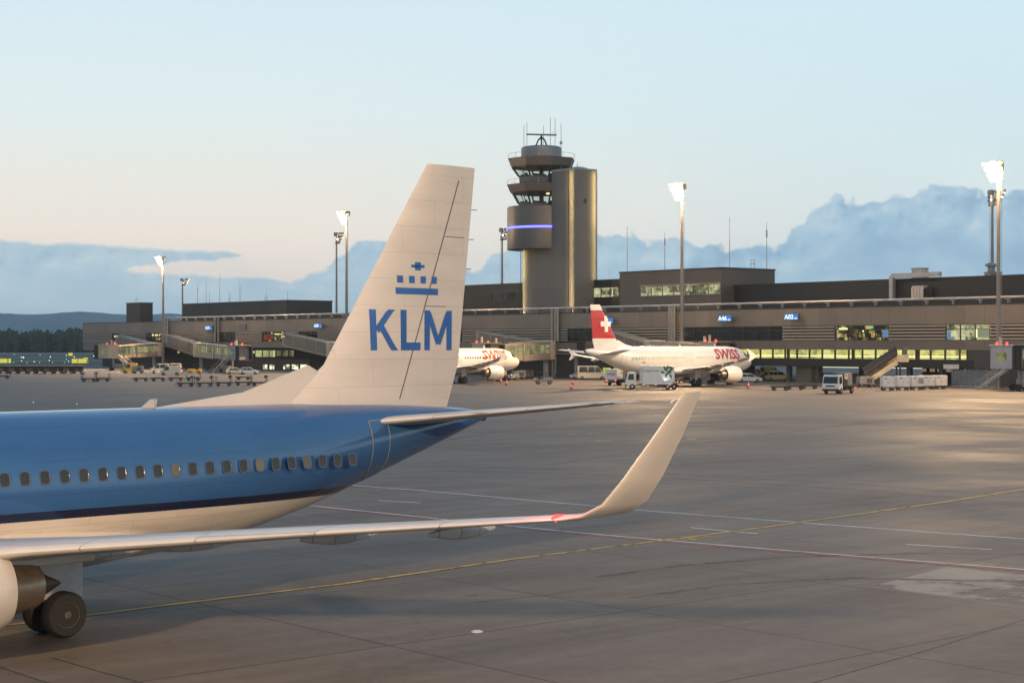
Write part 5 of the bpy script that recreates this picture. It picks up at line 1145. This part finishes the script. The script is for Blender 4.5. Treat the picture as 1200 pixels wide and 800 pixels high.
m=MB(); m.box((-.84,-.97,2.),(.08,.12,2.35)); m.box((-.84,.97,2.),(.08,.12,2.35)); m.box((-.84,0,3.2),(.08,2.1,.12)); m.box((-1.2,0,.62),(.8,2.,.1)); m.build('door_frame',DST,a)
for sd in (-1,1):
    m=MB(); m.box((-.9,sd*.97,1.1),(.05,.1,1.0)); m.build('warning_post',mat('warning_yellow',(.6,.42,.03),.5),a)
    m=MB(); m.box((-1.62,sd*.8,.62),(.05,.25,.14)); m.build('tail_light',TLON,a)
axle(a,-.5,2.,.38)
axle(a,.7,2.,.38)
at(a,786.5,452.3,R(75))
a,b=truck('white cab flatbed truck with grey cabinet on its deck, front toward the camera',6.2,2.3,2.55,CWHT,'flatbed_truck')
m=MB(); m.box((-1.3,0,1.02),(4.4,2.3,.14)); m.build('deck',DST,a)
m=MB(); m.box((-1.0,0,1.95),(1.5,2.1,1.7)); m.build('cabinet',mat('cabinet_grey',(.22,.21,.2),.5),a,bevel=.03)
m=MB(); m.box((.35,0,1.6),(.9,1.9,1.0)); m.box((.35,0,2.4),(.8,1.8,.5)); m.build('pump_unit',DST,a)
m=MB(); m.box((.3,1.05,2.3),(.95,.06,.75)); pn=m.build('panel_board',CWHT,a)
bm=text2d('P1',.55,.02); bm_object(bm,'lettering',CBLK,pn,lambda X,Y: Vector((.3-X,1.085,2.3+Y)))
m=MB(); m.box((-2.9,0,.85),(1.2,2.,.12)); m.box((-2.,0,1.2),(.08,2.1,.3)); m.build('tail_platform',DST,a)
m=MB(); m.box((b-.7,0,2.62),(.3,1.3,.14)); m.build('light_bar',CBLK,a)
at(a,984,461.,R(236))
# covered passenger stairs
a=thing('passenger_stairs','mobile passenger stairs with a dark barrel canopy and beige flight','passenger stairs')
Lx=6.6; H0,H1=.6,3.9
m=MB(); n=14
def arch(x,zf): return [Vector((x,1.15*math.cos(PI*i/10),zf+.9+1.35*math.sin(PI*i/10))) for i in range(11)]
m.loft([arch(-Lx/2+Lx*i/n*.8,H0+(H1-H0)*min(1,i/n)) for i in range(n+1)],False,closed=False); m.loft([[p*1+Vector((0,0,-.04)) for p in arch(-Lx/2+Lx*i/n*.8,H0+(H1-H0)*min(1,i/n))] for i in range(n+1)],False,closed=False)
for i in range(0,n+1,2):
    P=arch(-Lx/2+Lx*i/n*.8,H0+(H1-H0)*i/n); m.path([p+Vector((0,0,.03)) for p in P],.05,5)
m.build('canopy',mat('canopy_black',(.012,.011,.011),.6),a)
BEI2=mat('stairs_beige',(.55,.46,.33),.5)
m=MB()
for sd in (-1,1): m.bar((-Lx/2-.2,sd*1.05,.35),(Lx*.3,sd*1.05,H1-.1),.1,.75)
for i in range(16): q=i/16; m.box((-Lx/2+Lx*.8*q,0,.45+(H1-.5)*q),(.34,2.0,.07))
m.build('flight',BEI2,a)
m=MB(); m.box((Lx*.3+.9,0,H1),(1.9,2.3,.16)); 
for sd in (-1,1): m.box((Lx*.3+.9,sd*1.12,H1+.55),(1.9,.06,1.0))
m.build('top_platform',BEI2,a)
m=MB(); m.box((.3,0,.75),(5.6,1.8,.35)); m.box((1.5,0,1.3),(1.6,1.6,.9)); m.bar((Lx*.3+.6,.8,.9),(Lx*.3+.6,.8,H1),.2,.2); m.bar((Lx*.3+.6,-.8,.9),(Lx*.3+.6,-.8,H1),.2,.2); m.build('chassis',DST,a)
m=MB(); m.box((Lx*.3+1.7,0,H1+1.2),(.12,1.6,2.0)); m.build('bumper_screen',mat('screen_brown',(.2,.16,.13),.6),a)
axle(a,-1.5,2.,.36); axle(a,2.2,2.,.36)
at(a,1034,453,.14)
# white container dollies
DOLC=[('plain two doors',0),('vent grille in the side',1)]
def dolly_container(label,vent):
    a=thing('cargo_container',label,'container'); m=MB(); m.box((0,0,1.28),(1.75,1.5,1.5)); c=m.build('body',mat('container_white',(.62,.60,.57),.45,0,.1,1.5),a,bevel=.03)
    for sd in (-1,1):
        for x in (-.42,.42):
            m=MB(); m.box((x,sd*.757,1.28),(.76,.02,1.3)); d=m.build('door',mat('container_door',(.68,.66,.64),.45,0,.08,1.5),a); m=MB(); m.box((x+.28,sd*.775,1.2),(.05,.04,.3)); m.build('latch',CBLK,d)
        m=MB(); m.box((-.42,sd*.77,1.72),(.34,.012,.12)); m.build('data_plate',mat('plate_blue',(.08,.1,.2),.5),a)
    if vent:
        for sd in (-1,1):
            m=MB()
            for i in range(8): m.box((.42,sd*.775,.95+i*.1),(.66,.03,.05))
            m.build('vent_grille',DST,a)
    m=MB(); m.box((0,0,.46),(1.9,1.55,.1)); m.bar((.95,0,.4),(1.35,0,.34),.1,.08); m.build('dolly_deck',DST,a)
    for x in (-.6,.6):
        for sd in (-1,1): wheel(a,x,sd*.6,.2,.14)
    return a
for i,(px,py,v,lab) in enumerate(((1040,457.6,0,'white cargo container on a dolly, first in the row beside the passenger stairs'),(1057.5,457.2,0,'white cargo container on a dolly, second in the row with plain doors'),(1074,456.8,1,'white cargo container with a vent grille in its side'),(1087,456.2,0,'white cargo container on a dolly right of the vented one'),(1101.5,455.8,0,'white cargo container on a dolly at the right end of the row, before the fence'))):
    at(dolly_container(lab,v),px,py,.06)['group']='white containers on dollies'
# flat dollies and baggage carts
def flat_dolly():
    a=thing('flat_dolly','','dolly'); m=MB(); m.box((0,0,.46),(2.5,1.5,.1)); m.box((0,-.7,.56),(2.5,.06,.12)); m.box((0,.7,.56),(2.5,.06,.12)); m.build('deck',DST,a)
    m=MB()
    for i in range(5): m.tube((-1.+i*.5,-.66,.55),(-1.+i*.5,.66,.55),.05,n=6)
    m.build('rollers',MET,a); m=MB(); m.bar((1.25,0,.42),(1.75,0,.34),.08,.08); m.build('drawbar',DST,a)
    for x in (-.85,.85):
        for sd in (-1,1): wheel(a,x,sd*.55,.21,.15)
    return a
def bar_cart(tall):
    a=flat_dolly(); a.name='baggage_cart'; a['category']='cart'
    m=MB(); m.path([(-1.2,-.68,.5),(-1.2,-.68,1.65),(-1.2,.68,1.65),(-1.2,.68,.5)],.04,6); m.build('end_rail',DST,a); m=MB(); m.path([(1.2,-.68,.5),(1.2,-.68,1.5),(1.2,.68,1.5),(1.2,.68,.5)],.035,6); m.build('end_rail',DST,a)
    if tall: m=MB(); m.box((-1.0,0,1.45),(.4,.6,.4)); m.box((-1.05,0,.85),(.12,.12,.8)); m.build('control_box',mat('cart_box_blue',(.05,.06,.09),.5),a)
    return a
pf=flat_dolly(); pb=bar_cart(0); pt=bar_cart(1); U={0:False,1:False,2:False}
for k,px,py,rz,lab in ((0,165,446.6,PI,'flat dolly, leftmost of the row in front of the van with headlights'),(0,185.5,446.4,PI,'flat dolly below the leftmost lit mast, second in its row'),(0,206,446.2,PI,'flat dolly in front of the van with headlights, third in its row'),(1,226.5,446,PI,'cart with bare end rails at the right end of the far dolly row'),
    (2,217.5,452.8,PI,'cart with blue box and end rails, leftmost of the near row'),(2,240,452.6,PI,'cart with blue box, second in the near row'),(2,262,452.2,PI,'cart with blue box, right of the middle in the near row'),(1,285,451.6,PI,'cart with bare end rails, right end of the near row'),(0,285,445,0,'flat dolly standing behind the near cart row by the white estate car'),(2,304,452.,PI,'cart with blue box beside the blue jet fin, farthest right'),
    (2,104,447,0,'cart with blue box standing alone on the apron, left of its twin'),(2,120,446.8,0,'cart with blue box standing alone on the apron, right of its twin'),(1,3,443.5,0,'cart with bare end rails cut by the left edge of the photo'),
    (0,914,457.4,.03,'flat dolly, left end of the train beside the flatbed truck'),(0,931.5,456.6,.03,'flat dolly, middle of the train beside the flatbed truck'),(0,948,455.6,.03,'flat dolly, right end of the train just left of the flatbed truck')):
    pr=(pf,pb,pt)[k]; o=place(pr,U[k],G(px,py),rz+random.uniform(-.05,.05),lab,'apron dollies and carts'); U[k]=True
def covered_cart():
    a=thing('covered_cart','','cart'); m=MB(); m.box((0,0,.5),(2.3,1.4,.12)); m.build('deck',DST,a)
    m=MB(); m.box((0,0,1.72),(2.35,1.45,.08)); m.build('roof',mat('cart_roof',(.34,.28,.22),.6,0,.2),a)
    m=MB()
    for x in (-1.1,0,1.1):
        for y in (-.66,.66): m.box((x,y,1.12),(.06,.06,1.15))
    m.box((0,.6,1.1),(2.2,.03,1.1)); m.build('frame',DST,a)
    m=MB(); m.box((-.5,0,.85),(.9,1.,.55)); m.build('tarpaulin',mat('tarp_brown',(.2,.13,.08),.7,0,.25,2.),a)
    for x in (-.8,.8):
        for sd in (-1,1): wheel(a,x,sd*.55,.22,.14)
    return a
pc=covered_cart(); used=False
names=['first','second','third','fourth','fifth','sixth','seventh','eighth','ninth']
for i,px in enumerate((4,16,26.5,37,47.5,57,68,80,91)):
    place(pc,used,G(px,437.6+.15*(i%2)),random.uniform(-.12,.12),'brown covered baggage cart at the apron edge by the airfield, %s from the left'%names[i],'covered carts at the apron edge'); used=True
# tug, generator, cones, tractor under the left bridges
def tug(label,paint,box=True):
    a=thing('baggage_tractor',label,'tractor'); m=MB(); m.prism([(-1.5,.3),(1.5,.3),(1.5,.85),(1.3,1.0),(.1,1.05),(-.1,.75),(-.9,.75),(-1.0,1.05),(-1.5,1.05)],-.7,.7); m.build('body',paint,a,bevel=.04)
    m=MB(); m.box((-.35,0,1.98),(1.5,1.3,.07))
    for x in (-1.05,.35):
        for y in (-.6,.6): m.bar((x,y,1.0),(x+(.0),y,1.96),.06,.06)
    m.build('canopy',CBLK,a); m=MB(); m.box((-.6,0,.95),(.5,.9,.2)); m.box((-.85,0,1.25),(.14,.9,.5)); m.build('seat',CBLK,a)
    for sd in (-1,1):
        m=MB(); m.box((-1.52,sd*.55,.85),(.06,.2,.14)); m.build('tail_light',TLON,a)
        m=MB(); m.box((1.52,sd*.5,.75),(.06,.2,.16)); m.build('headlight',HLOF,a)
        for x in (-.95,.95): wheel(a,x,sd*.6,.34,.24)
    return a
at(tug('grey baggage tractor with tail lights on crossing between the parked airliners',mat('tractor_grey',(.33,.30,.27),.5)),637,450,.05)
at(tug('yellow baggage tractor parked under the grey jet bridge cab',CYEL),228,437.3,PI)
at(tug('grey baggage tractor parked at the nose of the first parked airliner',CSIL),598,445,.4)
def generator(label):
    a=thing('ground_power_unit',label,'power unit'); m=MB(); m.box((0,0,1.05),(2.4,1.4,1.2)); b_=m.build('housing',mat('unit_grey',(.2,.2,.21),.5,0,.15),a,bevel=.06)
    for sd in (-1,1):
        m=MB()
        for i in range(6): m.box((.4,sd*.71,.7+i*.12),(.9,.03,.06))
        m.build('vent_grille',CBLK,b_)
        for x in (-.8,.8): wheel(a,x,sd*.55,.26,.16)
    m=MB(); m.tube((.8,.3,1.6),(.8,.3,2.0),.07,n=8); m.build('exhaust_pipe',DST,a); m=MB(); m.bar((1.2,0,.4),(1.9,0,.3),.08,.08); m.build('drawbar',DST,a); return a
at(generator('grey ground power unit under the first airliner nose, right of the tractor'),608,444.5,.2); at(generator('grey ground power unit beside the yellow cab van'),161.5,437.4,0); at(generator('grey ground power unit behind the baggage tractor at the bridge column'),617,443.4,.8); at(generator('grey ground power unit at the feet of the passenger stairs'),1014,453.5,.2)
def cone():
    a=thing('traffic_cone','','traffic cone'); m=MB(); m.lathe([(.2,.05),(.14,.4)],n=14); m.lathe([(.10,.58),(.04,.85)],n=14); m.build('cone',mat('cone_red',(.55,.07,.03),.5),a,True)
    m=MB(); m.lathe([(.14,.4),(.10,.58)],n=14,caps=False); m.build('band',mat('cone_white',(.7,.7,.7),.5),a,True); m=MB(); m.box((0,0,.03),(.48,.48,.06)); m.build('foot',CBLK,a); return a
pc=cone(); used=False
for px,py,lab in ((587,448.6,'red traffic cone under the first airliner engine'),(593.5,451.5,'red traffic cone just right of the first airliner engine'),(671,451,'red traffic cone behind its twin between the two airliners'),(669.5,456,'red traffic cone in front of its twin between the two airliners'),(859.5,450.5,'red traffic cone under the intake of the red finned airliner'),(877,454.5,'red traffic cone with white band, alone in front of the parked white car')):
    o=place(pc,used,G(px,py),0,lab,'traffic cones round the parked airliners'); o.scale=(1.05,1.05,1.15); used=True
# airfield signs and lights far left
def af_sign(label,px,py,w,hh=1.5):
    a=thing('airfield_sign',label,'sign',G(px,py),0,'lit airfield signs beyond the apron'); m=MB(); m.box((0,0,.5+hh/2),(w,.35,hh)); m.build('case',CBLK,a)
    m=MB(); m.box((0,-.2,.5+hh/2),(w-.16,.04,hh-.14)); m.build('face',emit('sign_yellow',(.9,.80,.12),.75),a); m=MB(); 
    for s in (-.4,.4): m.box((w*s,0,.25),(.1,.1,.5))
    m.build('post',MET,a)
for p in (('long yellow lit airfield sign cut by the left photo edge',4.5,427.2,2.6),('short yellow lit airfield sign right of the long one at the left edge',11.6,427.2,1.0),('yellow lit airfield sign on the grass, left of the pair near the terminal',87.7,427.4,2.0),('yellow lit airfield sign on the grass, right of the pair near the terminal',96.8,427.4,2.9)): af_sign(*p)
af_sign('small yellow lit airfield sign standing behind the pair near the terminal',100.5,424.4,1.8,1.3); af_sign('small yellow lit airfield sign far off by the runway',82.8,418,2.4,1.6)
ALW=emit('airfield_lamp_white',(.85,1.,.95),2.); ALY=emit('airfield_lamp_yellow',(1.,.85,.25),1.5); ALG=emit('airfield_lamp_green',(.2,1.,.5),1.1)
def af_light(px,py,mt,r,label):
    a=thing('airfield_light',label,'runway light',G(px,py),0,'airfield lights beyond the apron'); m=MB(); s_=.9 if r>.1 else .03; m.tube((0,0,0),(0,0,s_),.1*min(1,r*4),n=6); m.build('stem',DST,a); m=MB(); m.lathe([(r*.5,-r),(r,-r*.4),(r,r*.4),(r*.5,r)],Matrix.Translation((0,0,s_+r)),10); m.build('lamp',mt,a)
AL=[(16.5,417.8,0,.5),(25,421.5,1,.42),(27.5,422,1,.6),(47,418.5,0,.45),(59,421,1,.5),(77.8,419,1,.48),(87,421,1,.45),(110,419.8,1,.48),(25.3,426.5,1,.3),(40,427.5,1,.3),(57.8,425.8,1,.34),(80.3,427,1,.28),(77.7,424,1,.25)]
wh=['leftmost','second from the left in its row','brightest of the left cluster','over the middle of the cart row','near the middle of the grass','left of the far small sign','right of the far small sign','nearest the terminal end','low on the near grass, far left','low on the near grass above the cart roofs','low on the near grass, centre','low beside the left sign of the pair','dimmest, above the left sign of the pair']
for (px,py,w_,r_),d_ in zip(AL,wh): af_light(px,py,(ALY,ALW)[w_],r_*.42,'%s airfield lamp, %s'%('white' if w_ else 'yellow',d_))
for px,q in zip((2,11,16,31.5,46.5,61.5,75.5,103),names): af_light(px,428.6,ALG,.13,'small green taxiway edge lamp behind the covered carts, %s from the left'%q)
af_light(39,472,ALG,.06,'tiny green lamp on the apron above the jet fuselage, left one'); af_light(90,474,ALG,.06,'tiny green lamp on the apron above the jet fuselage, right one')
# flush disc in the concrete, near
a=thing('ground_marker','pale round marker disc flush in the concrete near the camera','ground marker',G(559,740)); m=MB(); m.lathe([(.14,0),(.14,.012),(.10,.03),(.02,.034)],n=24); m.build('rim',mat('marker_metal',(.5,.5,.5),.4,.5),a,True); m=MB(); m.lathe([(.09,.031),(.01,.04)],n=20); m.build('lens',mat('marker_lens',(.8,.8,.78),.2),a,True)
